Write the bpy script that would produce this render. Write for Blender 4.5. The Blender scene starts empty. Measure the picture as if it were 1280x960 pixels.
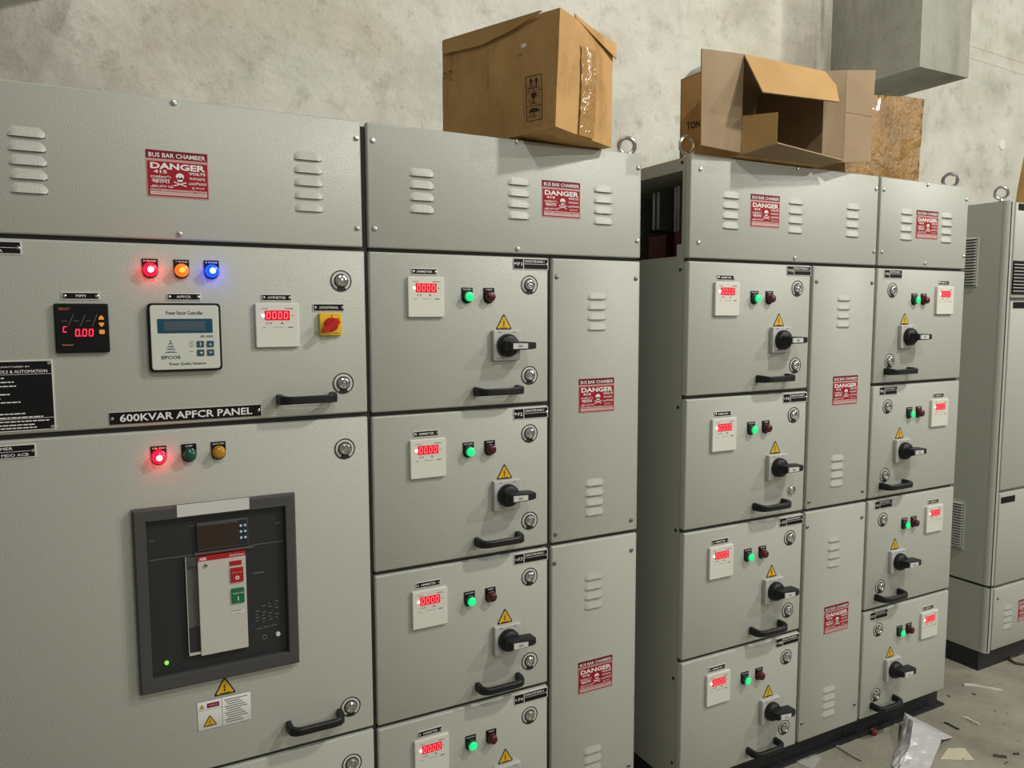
import bpy, bmesh, math, random
from mathutils import Vector, Matrix, noise
random.seed(7)
PI = math.pi
scn = bpy.context.scene
COL = scn.collection

# ------------------------------------------------------------------ camera
cam_d = bpy.data.cameras.new('camera'); cam = bpy.data.objects.new('camera', cam_d); COL.objects.link(cam)
cam_d.sensor_fit = 'HORIZONTAL'; cam_d.sensor_width = 36.0; cam_d.lens = 27.0
cam_d.clip_start = 0.05; cam_d.clip_end = 200
def cam_pose(loc, yaw, pitch, roll):
    yaw, pitch, roll = map(math.radians, (yaw, pitch, roll))
    f = Vector((math.sin(yaw)*math.cos(pitch), math.cos(yaw)*math.cos(pitch), -math.sin(pitch)))
    r0 = Vector((math.cos(yaw), -math.sin(yaw), 0)); u0 = r0.cross(f)
    r = r0*math.cos(roll) + u0*math.sin(roll); u = u0*math.cos(roll) - r0*math.sin(roll)
    m = Matrix((r, u, -f)).transposed().to_4x4(); m.translation = loc
    return m
cam.matrix_world = cam_pose((0, -1.79, 1.525), 28.058, 5.217, -0.152)
scn.camera = cam

# ------------------------------------------------------------------ world, lamps, exposure
wd = bpy.data.worlds.new('hall_ambient'); scn.world = wd; wd.use_nodes = True
bg = wd.node_tree.nodes['Background']
bg.inputs[0].default_value = (1.0, 0.99, 0.91, 1); bg.inputs[1].default_value = 0.175
def hall_lamp(loc, power, col=(1.0, 0.975, 0.90), r=0.10):
    d = bpy.data.lights.new('hall_lamp', 'POINT'); d.shadow_soft_size = r; d.energy = power; d.color = col
    o = bpy.data.objects.new('hall_lamp', d); COL.objects.link(o); o.location = loc
    return o
hall_lamp((2.8, -1.92, 3.85), 275)
hall_lamp((0.6, -3.2, 4.3), 175)
hall_lamp((6.9, -3.6, 4.4), 480)
hall_lamp((4.3, -10.0, 4.3), 520, r=0.16)
hall_lamp((11.0, -10.0, 4.3), 800, r=0.16)
scn.view_settings.view_transform = 'Standard'; scn.view_settings.look = 'None'
scn.view_settings.gamma = 1.0; scn.view_settings.use_curve_mapping = False
scn.view_settings.exposure = -0.28

# ------------------------------------------------------------------ materials
MATS = {}
def nodemat(name):
    m = bpy.data.materials.new(name); m.use_nodes = True
    nt = m.node_tree; return m, nt, nt.nodes['Principled BSDF']
def N(nt, typ, **kw):
    n = nt.nodes.new(typ)
    for k, v in kw.items():
        if k.startswith('i_'): n.inputs[k[2:].replace('_', ' ')].default_value = v
        else: setattr(n, k, v)
    return n
def plain(name, col, rough=0.5, metal=0.0, spec=0.5, emit=None, es=0.0, bump=None, coat=0.0, alpha=None, trans=0.0):
    m, nt, b = nodemat(name)
    b.inputs['Base Color'].default_value = (*col, 1); b.inputs['Roughness'].default_value = rough
    b.inputs['Metallic'].default_value = metal; b.inputs['Specular IOR Level'].default_value = spec
    b.inputs['Coat Weight'].default_value = coat
    if trans: b.inputs['Transmission Weight'].default_value = trans
    if alpha is not None: b.inputs['Alpha'].default_value = alpha
    if emit:
        b.inputs['Emission Color'].default_value = (*emit, 1); b.inputs['Emission Strength'].default_value = es
    if bump:
        sc, st, dist = bump
        tc = N(nt, 'ShaderNodeTexCoord'); nz = N(nt, 'ShaderNodeTexNoise', i_Scale=sc, i_Detail=2.0, i_Roughness=0.55)
        bp = N(nt, 'ShaderNodeBump', i_Strength=st, i_Distance=dist)
        nt.links.new(tc.outputs['Object'], nz.inputs['Vector']); nt.links.new(nz.outputs['Fac'], bp.inputs['Height'])
        nt.links.new(bp.outputs['Normal'], b.inputs['Normal'])
    MATS[name] = m
    return m
def mottled(name, stops, scale, rough=0.8, bump=(60, 0.3, 0.003), spec=0.3, detail=8, extra=None, coat=0.0, stretch=(1, 1, 1)):
    """stops: [(pos, colour)], noise driven colour with fine relief"""
    m, nt, b = nodemat(name)
    tc = N(nt, 'ShaderNodeTexCoord'); mp = N(nt, 'ShaderNodeMapping'); mp.inputs['Scale'].default_value = stretch
    nt.links.new(tc.outputs['Object'], mp.inputs['Vector'])
    nz = N(nt, 'ShaderNodeTexNoise', i_Scale=scale, i_Detail=float(detail), i_Roughness=0.62)
    nt.links.new(mp.outputs[0], nz.inputs['Vector'])
    cr = N(nt, 'ShaderNodeValToRGB'); el = cr.color_ramp.elements
    while len(el) < len(stops): el.new(0.5)
    for e, (p, c) in zip(el, stops): e.position = p; e.color = (*c, 1)
    nt.links.new(nz.outputs['Fac'], cr.inputs['Fac'])
    last = cr.outputs['Color']
    if extra:
        for (sc2, lo, hi, col2, st2) in extra:
            mp2 = N(nt, 'ShaderNodeMapping'); mp2.inputs['Scale'].default_value = st2; nt.links.new(tc.outputs['Object'], mp2.inputs['Vector'])
            n2 = N(nt, 'ShaderNodeTexNoise', i_Scale=sc2, i_Detail=6.0, i_Roughness=0.65); nt.links.new(mp2.outputs[0], n2.inputs['Vector'])
            mr = N(nt, 'ShaderNodeMapRange'); mr.inputs[1].default_value = lo; mr.inputs[2].default_value = hi
            nt.links.new(n2.outputs['Fac'], mr.inputs[0])
            mx = N(nt, 'ShaderNodeMix', data_type='RGBA', blend_type='MULTIPLY')
            nt.links.new(mr.outputs[0], mx.inputs[0]); nt.links.new(last, mx.inputs[6]); mx.inputs[7].default_value = (*col2, 1)
            last = mx.outputs[2]
    nt.links.new(last, b.inputs['Base Color'])
    b.inputs['Roughness'].default_value = rough; b.inputs['Specular IOR Level'].default_value = spec; b.inputs['Coat Weight'].default_value = coat
    if bump:
        nb = N(nt, 'ShaderNodeTexNoise', i_Scale=bump[0], i_Detail=5.0, i_Roughness=0.6); nt.links.new(tc.outputs['Object'], nb.inputs['Vector'])
        bp = N(nt, 'ShaderNodeBump', i_Strength=bump[1], i_Distance=bump[2])
        nt.links.new(nb.outputs['Fac'], bp.inputs['Height']); nt.links.new(bp.outputs['Normal'], b.inputs['Normal'])
    MATS[name] = m
    return m
GREY = (0.452, 0.464, 0.412)
plain('powder_coat', GREY, 0.30, bump=(360, 0.5, 0.0019))
plain('dark_slot', (0.02, 0.02, 0.018), 0.8)
plain('gasket', (0.035, 0.034, 0.03), 0.8)
plain('plinth_black', (0.018, 0.018, 0.020), 0.55, bump=(90, 0.2, 0.002))
plain('black_plastic', (0.011, 0.011, 0.013), 0.42, spec=0.35, bump=(500, 0.12, 0.0004))
plain('plate_black', (0.006, 0.006, 0.007), 0.5, spec=0.2)
plain('plate_edge', (0.62, 0.61, 0.56), 0.45)
plain('print_white', (0.78, 0.77, 0.74), 0.5)
plain('print_pale', (0.62, 0.42, 0.40), 0.5)
plain('print_black', (0.012, 0.012, 0.014), 0.5)
plain('print_grey', (0.16, 0.16, 0.15), 0.5)
plain('bezel_white', (0.70, 0.695, 0.62), 0.45, spec=0.3)
plain('chrome', (0.72, 0.72, 0.70), 0.18, metal=1.0)
plain('zinc', (0.62, 0.61, 0.58), 0.32, metal=1.0)
plain('steel_dark', (0.30, 0.29, 0.27), 0.4, metal=1.0)
plain('sign_red', (0.34, 0.008, 0.022), 0.55, spec=0.2)
plain('sign_maroon', (0.18, 0.009, 0.018), 0.55, spec=0.2)
plain('sign_border', (0.52, 0.27, 0.25), 0.45)
plain('warn_yellow', (0.72, 0.42, 0.012), 0.4)
plain('switch_grey', (0.50, 0.50, 0.47), 0.45)
plain('label_silver', (0.62, 0.62, 0.60), 0.35)
plain('selector_yellow', (0.80, 0.50, 0.008), 0.35)
plain('selector_red', (0.50, 0.012, 0.010), 0.3)
plain('frame_grey', (0.060, 0.060, 0.058), 0.5, bump=(300, 0.15, 0.0005))
plain('breaker_dark', (0.022, 0.023, 0.026), 0.42)
plain('breaker_seam', (0.09, 0.09, 0.085), 0.45)
plain('breaker_white', (0.55, 0.545, 0.48), 0.45)
plain('screen_brown', (0.035, 0.022, 0.016), 0.12)
plain('button_red', (0.42, 0.010, 0.016), 0.35)
plain('button_green', (0.006, 0.15, 0.060), 0.35)
plain('keypad_navy', (0.012, 0.020, 0.040), 0.4)
plain('key_pale', (0.55, 0.62, 0.66), 0.4)
plain('lcd_blue', (0.016, 0.075, 0.125), 0.15)
plain('lcd_window', (0.075, 0.10, 0.125), 0.2)
plain('controller_face', (0.60, 0.62, 0.56), 0.4)
plain('logo_teal', (0.02, 0.07, 0.10), 0.5)
plain('amber_key', (0.75, 0.30, 0.04), 0.4, emit=(1.0, 0.38, 0.04), es=0.25)
plain('orange_print', (0.45, 0.14, 0.03), 0.5)
plain('led_red_field', (0.12, 0.0, 0.005), 0.6, spec=0.1, emit=(1.0, 0.001, 0.022), es=0.80)
plain('led_digit', (0.8, 0.1, 0.1), 0.3, emit=(1.0, 0.13, 0.15), es=1.7)
plain('led_digit_red', (0.6, 0.02, 0.05), 0.3, emit=(1.0, 0.02, 0.06), es=2.2)
plain('led_hot', (0.9, 0.4, 0.4), 0.3, emit=(1.0, 0.40, 0.38), es=3.0)
def lamp_mats(n, rim, rs, hot, hs):
    plain('lamp_rim_'+n, tuple(c*0.5 for c in rim), 0.25, emit=rim, es=rs)
    plain('lamp_hot_'+n, tuple(c*0.5 for c in hot), 0.25, emit=hot, es=hs)
lamp_mats('red', (1.0, 0.0005, 0.006), 14.0, (1.0, 0.40, 0.30), 18.0)
lamp_mats('blue', (0.0006, 0.012, 1.0), 13.0, (0.22, 0.70, 1.0), 14.0)
lamp_mats('amber', (1.0, 0.22, 0.01), 0.9, (1.0, 0.50, 0.05), 1.4)
lamp_mats('green', (0.0, 0.62, 0.17), 0.7, (0.01, 1.0, 0.30), 0.85)
plain('lamp_off_red', (0.075, 0.006, 0.012), 0.25)
plain('lamp_off_green', (0.012, 0.075, 0.045), 0.22)
plain('lamp_off_yellow', (0.46, 0.22, 0.010), 0.22)
plain('lamp_collar_green', (0.008, 0.05, 0.03), 0.3)
plain('lime_led', (0.15, 0.5, 0.05), 0.3, emit=(0.30, 0.9, 0.06), es=0.9)
mottled('cardboard', [(0.30, (0.41, 0.235, 0.090)), (0.55, (0.545, 0.320, 0.122)), (0.75, (0.61, 0.370, 0.150))], 5.0, rough=0.72, bump=(35, 0.25, 0.004),
        extra=[(14, 0.56, 0.72, (0.72, 0.66, 0.58), (1, 1, 0.3))])
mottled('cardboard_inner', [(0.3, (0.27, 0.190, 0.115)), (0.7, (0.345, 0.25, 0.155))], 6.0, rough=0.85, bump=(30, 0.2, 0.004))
mottled('cardboard_flap', [(0.3, (0.42, 0.25, 0.095)), (0.7, (0.52, 0.32, 0.13))], 6.0, rough=0.75, bump=(60, 0.3, 0.003))
plain('box_ink', (0.035, 0.015, 0.010), 0.7)
plain('tape_film', (0.42, 0.235, 0.085), 0.13, bump=(32, 0.8, 0.012), coat=1.0)
mottled('film_wrap', [(0.3, (0.15, 0.075, 0.016)), (0.55, (0.27, 0.145, 0.034)), (0.8, (0.36, 0.21, 0.06))], 7.0, rough=0.27, bump=(24, 0.6, 0.022), spec=0.4, coat=0.2)
plain('foam_white', (0.8, 0.8, 0.78), 0.8)
mottled('concrete_wall', [(0.30, (0.50, 0.48, 0.42)), (0.48, (0.635, 0.613, 0.545)), (0.68, (0.71, 0.69, 0.62))], 3.2, rough=0.85, bump=(14, 0.35, 0.03), detail=14,
        extra=[(9.0, 0.55, 0.74, (0.70, 0.68, 0.64), (1, 1, 1)), (55.0, 0.58, 0.72, (0.78, 0.765, 0.74), (1, 1, 1)), (1.1, 0.50, 0.66, (0.88, 0.83, 0.77), (1, 1, 1.3)), (1.9, 0.52, 0.64, (0.90, 0.94, 0.90), (1, 1, 0.6))])
def stain_streak(name, xc, hw, col):
    m = MATS[name]; nt = m.node_tree; b = nt.nodes['Principled BSDF']; src = b.inputs['Base Color'].links[0].from_socket
    tc = N(nt, 'ShaderNodeTexCoord'); sx = N(nt, 'ShaderNodeSeparateXYZ'); nt.links.new(tc.outputs['Object'], sx.inputs[0])
    n1 = N(nt, 'ShaderNodeTexNoise', i_Scale=2.5, i_Detail=5.0); mp = N(nt, 'ShaderNodeMapping'); mp.inputs['Scale'].default_value = (5, 1, 0.7); nt.links.new(tc.outputs['Object'], mp.inputs[0]); nt.links.new(mp.outputs[0], n1.inputs['Vector'])
    d = N(nt, 'ShaderNodeMath', operation='SUBTRACT'); nt.links.new(sx.outputs[0], d.inputs[0]); d.inputs[1].default_value = xc
    a = N(nt, 'ShaderNodeMath', operation='ABSOLUTE'); nt.links.new(d.outputs[0], a.inputs[0])
    mr = N(nt, 'ShaderNodeMapRange'); mr.inputs[1].default_value = 0.0; mr.inputs[2].default_value = hw; mr.inputs[3].default_value = 1.0; mr.inputs[4].default_value = 0.0; nt.links.new(a.outputs[0], mr.inputs[0])
    m2 = N(nt, 'ShaderNodeMapRange'); m2.inputs[1].default_value = 0.38; m2.inputs[2].default_value = 0.60; nt.links.new(n1.outputs['Fac'], m2.inputs[0])
    mu = N(nt, 'ShaderNodeMath', operation='MULTIPLY'); nt.links.new(mr.outputs[0], mu.inputs[0]); nt.links.new(m2.outputs[0], mu.inputs[1])
    mx = N(nt, 'ShaderNodeMix', data_type='RGBA', blend_type='MULTIPLY'); nt.links.new(mu.outputs[0], mx.inputs[0]); nt.links.new(src, mx.inputs[6]); mx.inputs[7].default_value = (*col, 1); nt.links.new(mx.outputs[2], b.inputs['Base Color'])
stain_streak('concrete_wall', 3.66, 0.16, (0.45, 0.44, 0.40))
mottled('concrete_beam', [(0.28, (0.24, 0.24, 0.205)), (0.5, (0.32, 0.317, 0.272)), (0.72, (0.385, 0.38, 0.33))], 3.0, rough=0.85, bump=(20, 0.25, 0.02), detail=12,
        extra=[(5.0, 0.50, 0.68, (0.66, 0.65, 0.61), (1, 1, 0.18)), (40.0, 0.58, 0.72, (0.78, 0.765, 0.74), (1, 1, 1))])
mottled('concrete_floor', [(0.30, (0.20, 0.187, 0.145)), (0.5, (0.30, 0.285, 0.225)), (0.72, (0.38, 0.36, 0.29))], 3.5, rough=0.9, bump=(55, 0.4, 0.006), detail=12,
        extra=[(26.0, 0.60, 0.74, (0.68, 0.66, 0.62), (1, 1, 1))])
plain('foil_sheet', (0.66, 0.65, 0.66), 0.36, metal=0.3, bump=(30, 0.6, 0.01))
plain('paper_tan', (0.60, 0.54, 0.40), 0.8, bump=(60, 0.3, 0.002))
plain('litter_white', (0.66, 0.64, 0.57), 0.7)
plain('litter_dark', (0.075, 0.066, 0.05), 0.8)
plain('litter_wood', (0.34, 0.31, 0.24), 0.8, bump=(40, 0.4, 0.003))
plain('cap_red', (0.24, 0.045, 0.030), 0.5)
plain('cable_brown', (0.10, 0.055, 0.02), 0.6)
plain('clear_film', (0.75, 0.74, 0.70), 0.2, alpha=0.35)
plain('busbar', (0.42, 0.42, 0.41), 0.35, metal=0.7)
plain('insulator_red', (0.10, 0.010, 0.010), 0.5)
plain('glass_window', (0.9, 0.9, 0.9), 0.02, spec=0.5, trans=1.0); MATS['glass_window'].node_tree.nodes['Principled BSDF'].inputs['IOR'].default_value = 1.05

# ------------------------------------------------------------------ mesh builder
_txt = {}
def text_geo(s, bold=0.0):
    k = (s, bold)
    if k in _txt: return _txt[k]
    cu = bpy.data.curves.new('t', 'FONT'); cu.body = s; cu.resolution_u = 2; cu.offset = bold; cu.fill_mode = 'FRONT'; cu.size = 1
    ob = bpy.data.objects.new('t', cu); COL.objects.link(ob)
    dg = bpy.context.evaluated_depsgraph_get(); me = ob.evaluated_get(dg).to_mesh()
    vs = [(v.co.x, v.co.y) for v in me.vertices]; fs = [tuple(p.vertices) for p in me.polygons]
    ob.evaluated_get(dg).to_mesh_clear(); bpy.data.objects.remove(ob); bpy.data.curves.remove(cu)
    if vs:
        x0 = min(v[0] for v in vs); x1 = max(v[0] for v in vs); y0 = min(v[1] for v in vs); y1 = max(v[1] for v in vs)
        vs = [((x-x0)/max(x1-x0, 1e-6), (y-y0)/max(y1-y0, 1e-6)) for x, y in vs]
    _txt[k] = (vs, fs); return _txt[k]

class MB:
    def __init__(s): s.v = []; s.f = []; s.m = []; s.mats = []
    def mi(s, m):
        if m not in s.mats: s.mats.append(m)
        return s.mats.index(m)
    def face(s, idx, m): s.f.append(tuple(idx)); s.m.append(s.mi(m))
    def add(s, pts, faces, m):
        b = len(s.v); s.v += [tuple(p) for p in pts]
        for f in faces: s.face([b+i for i in f], m)
    def box(s, x0, x1, y0, y1, z0, z1, m):
        p = [(x, y, z) for z in (z0, z1) for y in (y0, y1) for x in (x0, x1)]
        s.add(p, [(0, 2, 3, 1), (4, 5, 7, 6), (0, 1, 5, 4), (2, 6, 7, 3), (0, 4, 6, 2), (1, 3, 7, 5)], m)
    def rings(s, rings, m, cap0=True, cap1=True, mcap0=None, mcap1=None):
        n = len(rings[0]); b = len(s.v)
        for r in rings: s.v += [tuple(p) for p in r]
        for k in range(len(rings)-1):
            for i in range(n):
                j = (i+1) % n
                s.face((b+k*n+i, b+k*n+j, b+(k+1)*n+j, b+(k+1)*n+i), m)
        if cap0: s.face([b+i for i in range(n)][::-1], mcap0 or m)
        if cap1: s.face([b+(len(rings)-1)*n+i for i in range(n)], mcap1 or m)
    def plate(s, x0, x1, z0, z1, yf, yb, m, r=0.003, c=0.0015, seg=3):
        """rounded plate whose front faces -y at yf"""
        def rr(x0, x1, z0, z1, r, y):
            out = []
            for (cx, cz, a0) in ((x1-r, z1-r, 0), (x0+r, z1-r, 90), (x0+r, z0+r, 180), (x1-r, z0+r, 270)):
                for k in range(seg+1):
                    a = math.radians(a0+90*k/seg); out.append((cx+r*math.cos(a), y, cz+r*math.sin(a)))
            return out
        r = max(r, 1e-5)
        rg = [rr(x0, x1, z0, z1, r, yb), rr(x0, x1, z0, z1, r, yf+c), rr(x0+c*0.35, x1-c*0.35, z0+c*0.35, z1-c*0.35, r, yf+c*0.35), rr(x0+c, x1-c, z0+c, z1-c, max(r-c, 1e-5), yf)]
        s.rings([q[::-1] for q in rg], m)
    def prism(s, poly, yf, yb, m):
        s.rings([[(x, yb, z) for x, z in poly], [(x, yf, z) for x, z in poly]][::1], m)
    def lathe(s, prof, m, c=(0, 0, 0), n=20, axis='y', mats=None):
        """prof: [(r, h)], h along -y (or +z)"""
        rg = []
        for r, h in prof:
            ring = []
            for k in range(n):
                a = 2*PI*k/n
                if axis == 'y': ring.append((c[0]+r*math.cos(a), c[1]-h, c[2]+r*math.sin(a)))
                elif axis == 'z': ring.append((c[0]+r*math.cos(a), c[1]+r*math.sin(a), c[2]+h))
                else: ring.append((c[0]+h, c[1]+r*math.cos(a), c[2]+r*math.sin(a)))
            rg.append(ring)
        if mats is None: s.rings(rg, m)
        else:
            b = len(s.v)
            for r in rg: s.v += r
            for k in range(len(rg)-1):
                for i in range(n):
                    j = (i+1) % n; s.face((b+k*n+i, b+k*n+j, b+(k+1)*n+j, b+(k+1)*n+i), mats[k])
            s.face([b+(len(rg)-1)*n+i for i in range(n)], mats[-1])
    def ringflat(s, r0, r1, y, m, c=(0, 0), n=24, a0=0, a1=2*PI, t=0.0006):
        full = abs(a1-a0-2*PI) < 1e-6; k = n if full else n+1
        b = len(s.v)
        for i in range(k):
            a = a0+(a1-a0)*i/n
            for r, yy in ((r0, y), (r1, y), (r1, y+t), (r0, y+t)): s.v.append((c[0]+r*math.cos(a), yy, c[1]+r*math.sin(a)))
        for i in range(n):
            j = (i+1) % k if full else i+1
            for q in range(4):
                w = (q+1) % 4; s.face((b+i*4+q, b+j*4+q, b+j*4+w, b+i*4+w), m)
    def tube(s, path, r, m, n=8, closed=False):
        P = [Vector(p) for p in path]; rg = []; prev = None
        for i, p in enumerate(P):
            if closed: t = (P[(i+1) % len(P)]-P[i-1]).normalized()
            else: t = (P[min(i+1, len(P)-1)]-P[max(i-1, 0)]).normalized()
            up = prev if prev is not None else (Vector((0, 0, 1)) if abs(t.z) < 0.9 else Vector((1, 0, 0)))
            a = t.cross(up).normalized(); b2 = a.cross(t).normalized(); prev = b2
            rr = r[i] if isinstance(r, (list, tuple)) else r
            rg.append([tuple(p+a*rr*math.cos(2*PI*k/n)+b2*rr*math.sin(2*PI*k/n)) for k in range(n)])
        if closed: rg.append(rg[0]); s.rings(rg, m, False, False)
        else: s.rings(rg, m)
    def sweep_rect(s, path, hw, m, hz):
        """path in local (x, y); section hw wide across path in the xy plane, hz half height"""
        rg = []
        for i, (x, y) in enumerate(path):
            a = Vector(path[max(i-1, 0)]); b = Vector(path[min(i+1, len(path)-1)]); t = (b-a).normalized(); nrm = Vector((-t.y, t.x))
            w = hw; c = 0.3
            hzz = hz[i] if isinstance(hz, (list, tuple)) else hz
            sec = [(-1, -1+c), (-1+c, -1), (1-c, -1), (1, -1+c), (1, 1-c), (1-c, 1), (-1+c, 1), (-1, 1-c)]
            rg.append([(x+nrm.x*w*p, y+nrm.y*w*p, hzz*q) for p, q in sec])
        s.rings(rg, m)
    def text(s, t, x0, x1, z0, z1, y, m, bold=0.0):
        vs, fs = text_geo(t, bold)
        if vs: s.add([(x0+(x1-x0)*a, y, z0+(z1-z0)*b) for a, b in vs], fs, m)
    def rect(s, x0, x1, z0, z1, y, m): s.add([(x0, y, z0), (x1, y, z0), (x1, y, z1), (x0, y, z1)], [(0, 1, 2, 3)], m)
    def poly(s, pts, y, m): s.add([(x, y, z) for x, z in pts], [tuple(range(len(pts)))], m)
    def panel(s, q, t, m, m2=None):
        """thin sheet of four (or more) 3d corners, thickness t on the back side"""
        P = [Vector(p) for p in q]; nrm = (P[1]-P[0]).cross(P[2]-P[0]).normalized()
        B = [p-nrm*t for p in P]; n = len(P); b = len(s.v)
        s.v += [tuple(p) for p in P+B]
        s.face([b+i for i in range(n)], m); s.face([b+n+i for i in range(n)][::-1], m2 or m)
        for i in range(n):
            j = (i+1) % n; s.face((b+i, b+n+i, b+n+j, b+j), m2 or m)
    def mesh(s, name, smooth=True):
        me = bpy.data.meshes.new(name); me.from_pydata(s.v, [], s.f)
        for m in s.mats: me.materials.append(MATS[m])
        me.polygons.foreach_set('material_index', s.m); me.validate(); me.update()
        bm = bmesh.new(); bm.from_mesh(me)
        bmesh.ops.remove_doubles(bm, verts=bm.verts, dist=1e-7); 
        if s.fixn: bmesh.ops.recalc_face_normals(bm, faces=bm.faces)
        bm.to_mesh(me); bm.free()
        if smooth:
            me.polygons.foreach_set('use_smooth', [True]*len(me.polygons)); me.set_sharp_from_angle(angle=math.radians(32))
        return me
    fixn = True
WORLD = {}
def put(name, mesh, parent=None, loc=(0, 0, 0), rotz=0.0, label=None):
    o = bpy.data.objects.new(name, mesh if not isinstance(mesh, MB) else mesh.mesh(name)); COL.objects.link(o)
    loc = Vector(loc); WORLD[o.name] = loc
    if parent is not None: o.parent = parent; loc = loc-WORLD[parent.name]
    o.location = loc
    if rotz: o.rotation_euler = (0, 0, rotz)
    if label: o['label'] = label
    return o
def thing(name, label, cat, loc=(0, 0, 0), group=None):
    o = bpy.data.objects.new(name, None); COL.objects.link(o); o.empty_display_size = 0.1
    o.location = loc; WORLD[o.name] = Vector(loc); o['label'] = label; o['category'] = cat
    if group: o['group'] = group
    return o
def tag(o, label, cat, group=None):
    o['label'] = label; o['category'] = cat
    if group: o['group'] = group
    return o
def struct(o): o['kind'] = 'structure'; return o

# ------------------------------------------------------------------ the room
WY = 1.35
m = MB(); m.box(-9, 14, -12, WY+0.3, -0.2, 0.0, 'concrete_floor'); struct(put('floor', m))
m = MB(); m.box(-9, 14, WY, WY+0.3, 0.0, 6.0, 'concrete_wall'); wall = struct(put('wall_back', m, loc=(0, 0, 0)))
m = MB()
m.box(3.74, 4.15, 0.80, WY, 2.775, 5.8, 'concrete_beam'); struct(put('trim_1', m))['label'] = 'concrete corbel jutting from the wall above the film wrapped box'
m = MB(); m.box(-1.10, -0.028, 0.36, WY, 2.63, 5.8, 'concrete_beam'); struct(put('shade_corbel', m))['label'] = 'unseen concrete corbel added above the breaker cabinet to shade the wall'  # out of view, added and sized to cast the shadow on the upper left wall
for (z0, z1, nm) in ((3.243, 3.217, 0), (3.169, 3.139, 1)):
    m = MB(); m.panel([(4.30, WY-0.003, z0+0.022), (7.0, WY-0.003, z1-0.042), (7.0, WY-0.003, z1-0.038), (4.30, WY-0.003, z0+0.026)], 0.003, 'concrete_wall'); put('formwork_ridge', m, wall)
m = MB(); m.lathe([(0.036, 0), (0.033, 0.008), (0.016, 0.012)], 'foam_white', n=16); put('tie_hole_plug', m, wall, (5.437, WY, 2.657), label='white plug in the concrete wall')

# ------------------------------------------------------------------ shared fittings (origin on the mounting plane, front faces -y)
def M_louver(w=0.064, h=0.0195, d=0.0052):
    b = MB(); st = [(-w/2, 0.03), (-w/2+0.004, 0.55), (-w/2+0.010, 0.95), (-w/2+0.016, 1), (w/2-0.016, 1), (w/2-0.010, 0.95), (w/2-0.004, 0.55), (w/2, 0.03)]
    sec = []
    for x, k in st:
        hh = h*(0.45+0.55*k)
        sec.append([(x, 0, -h/2+hh), (x, -0.22*d*k, -h/2+hh*0.74), (x, -0.58*d*k, -h/2+hh*0.40), (x, -0.93*d*k, -h/2+hh*0.10), (x, -d*k, -h/2), (x, 0.0, -h/2+0.0035)])
    n0 = len(b.v)
    for q in sec: b.v += q
    for i in range(len(sec)-1):
        for j in range(5):
            a = n0+i*6+j; b.face((a, a+1, a+7, a+6), 'dark_slot' if j == 4 else 'powder_coat')
    return b.mesh('louver')
LOUVER = M_louver()
b = MB(); b.lathe([(0.0062, 0), (0.0062, 0.0018), (0.0048, 0.0036), (0.002, 0.0042), (0.0017, 0.0030)], 'zinc', n=12); SCREW = b.mesh('screw')
b = MB(); b.lathe([(0.0062, 0), (0.0062, 0.0018), (0.0048, 0.0036), (0.002, 0.0042), (0.0017, 0.0030)], 'steel_dark', n=12); SCREWD = b.mesh('screw_dark')
# bow handle
b = MB()
pth = [(-0.061, 0.0), (-0.061, -0.020), (-0.0585, -0.031), (-0.050, -0.0385), (-0.038, -0.041), (0.038, -0.041), (0.050, -0.0385), (0.0585, -0.031), (0.061, -0.020), (0.061, 0.0)]
b.sweep_rect(pth, 0.0068, 'black_plastic', [0.0115, 0.011, 0.010, 0.009, 0.0085, 0.0085, 0.009, 0.010, 0.011, 0.0115]); HANDLE = b.mesh('door_handle')
# quarter turn lock
b = MB(); b.ringflat(0.0005, 0.0250, -0.0008, 'plate_edge', n=28); LOCK_ROS = b.mesh('lock_rosette')
b = MB(); b.ringflat(0.0225, 0.0250, -0.0016, 'print_black', n=28); b.ringflat(0.0140, 0.0168, -0.0016, 'print_black', n=24)
b.ringflat(0.0168, 0.0226, -0.0015, 'print_black', n=8, a0=math.radians(240), a1=math.radians(300)); LOCK_RING = b.mesh('lock_ring')
b = MB(); b.lathe([(0.0140, 0.001), (0.0140, 0.0045), (0.0125, 0.0075), (0.0095, 0.0088), (0.0085, 0.0075), (0.0078, 0.0045), (0.0062, 0.0045), (0.0050, 0.0070), (0.0015, 0.0075)], 'chrome', n=20); LOCK_CAP = b.mesh('lock_cylinder')
def lock(parent, x, y, z):
    o = put('door_lock', LOCK_CAP, parent, (x, y, z)); put('lock_rosette', LOCK_ROS, o, (x, y, z)); put('lock_ring', LOCK_RING, o, (x, y, z)); return o
# seven segment digits
def seg7(b, ch, x0, z0, w, h, t, y, m, sl=0.06):
    S = {'0': 'abcdef', 'C': 'adef', '.': ''}[ch]
    def R(xa, xb, za, zb):
        b.add([(xa+sl*(za-z0), y, za), (xb+sl*(za-z0), y, za), (xb+sl*(zb-z0), y, zb), (xa+sl*(zb-z0), y, zb)], [(0, 1, 2, 3)], m)
    x1 = x0+w; z1 = z0+h; zm = z0+h/2; g = t*0.25
    if 'a' in S: R(x0+g, x1-g, z1-t, z1)
    if 'd' in S: R(x0+g, x1-g, z0, z0+t)
    if 'f' in S: R(x0, x0+t, zm+g, z1-t-g)
    if 'b' in S: R(x1-t, x1, zm+g, z1-t-g)
    if 'e' in S: R(x0, x0+t, z0+t+g, zm-g)
    if 'c' in S: R(x1-t, x1, z0+t+g, zm-g)
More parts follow.
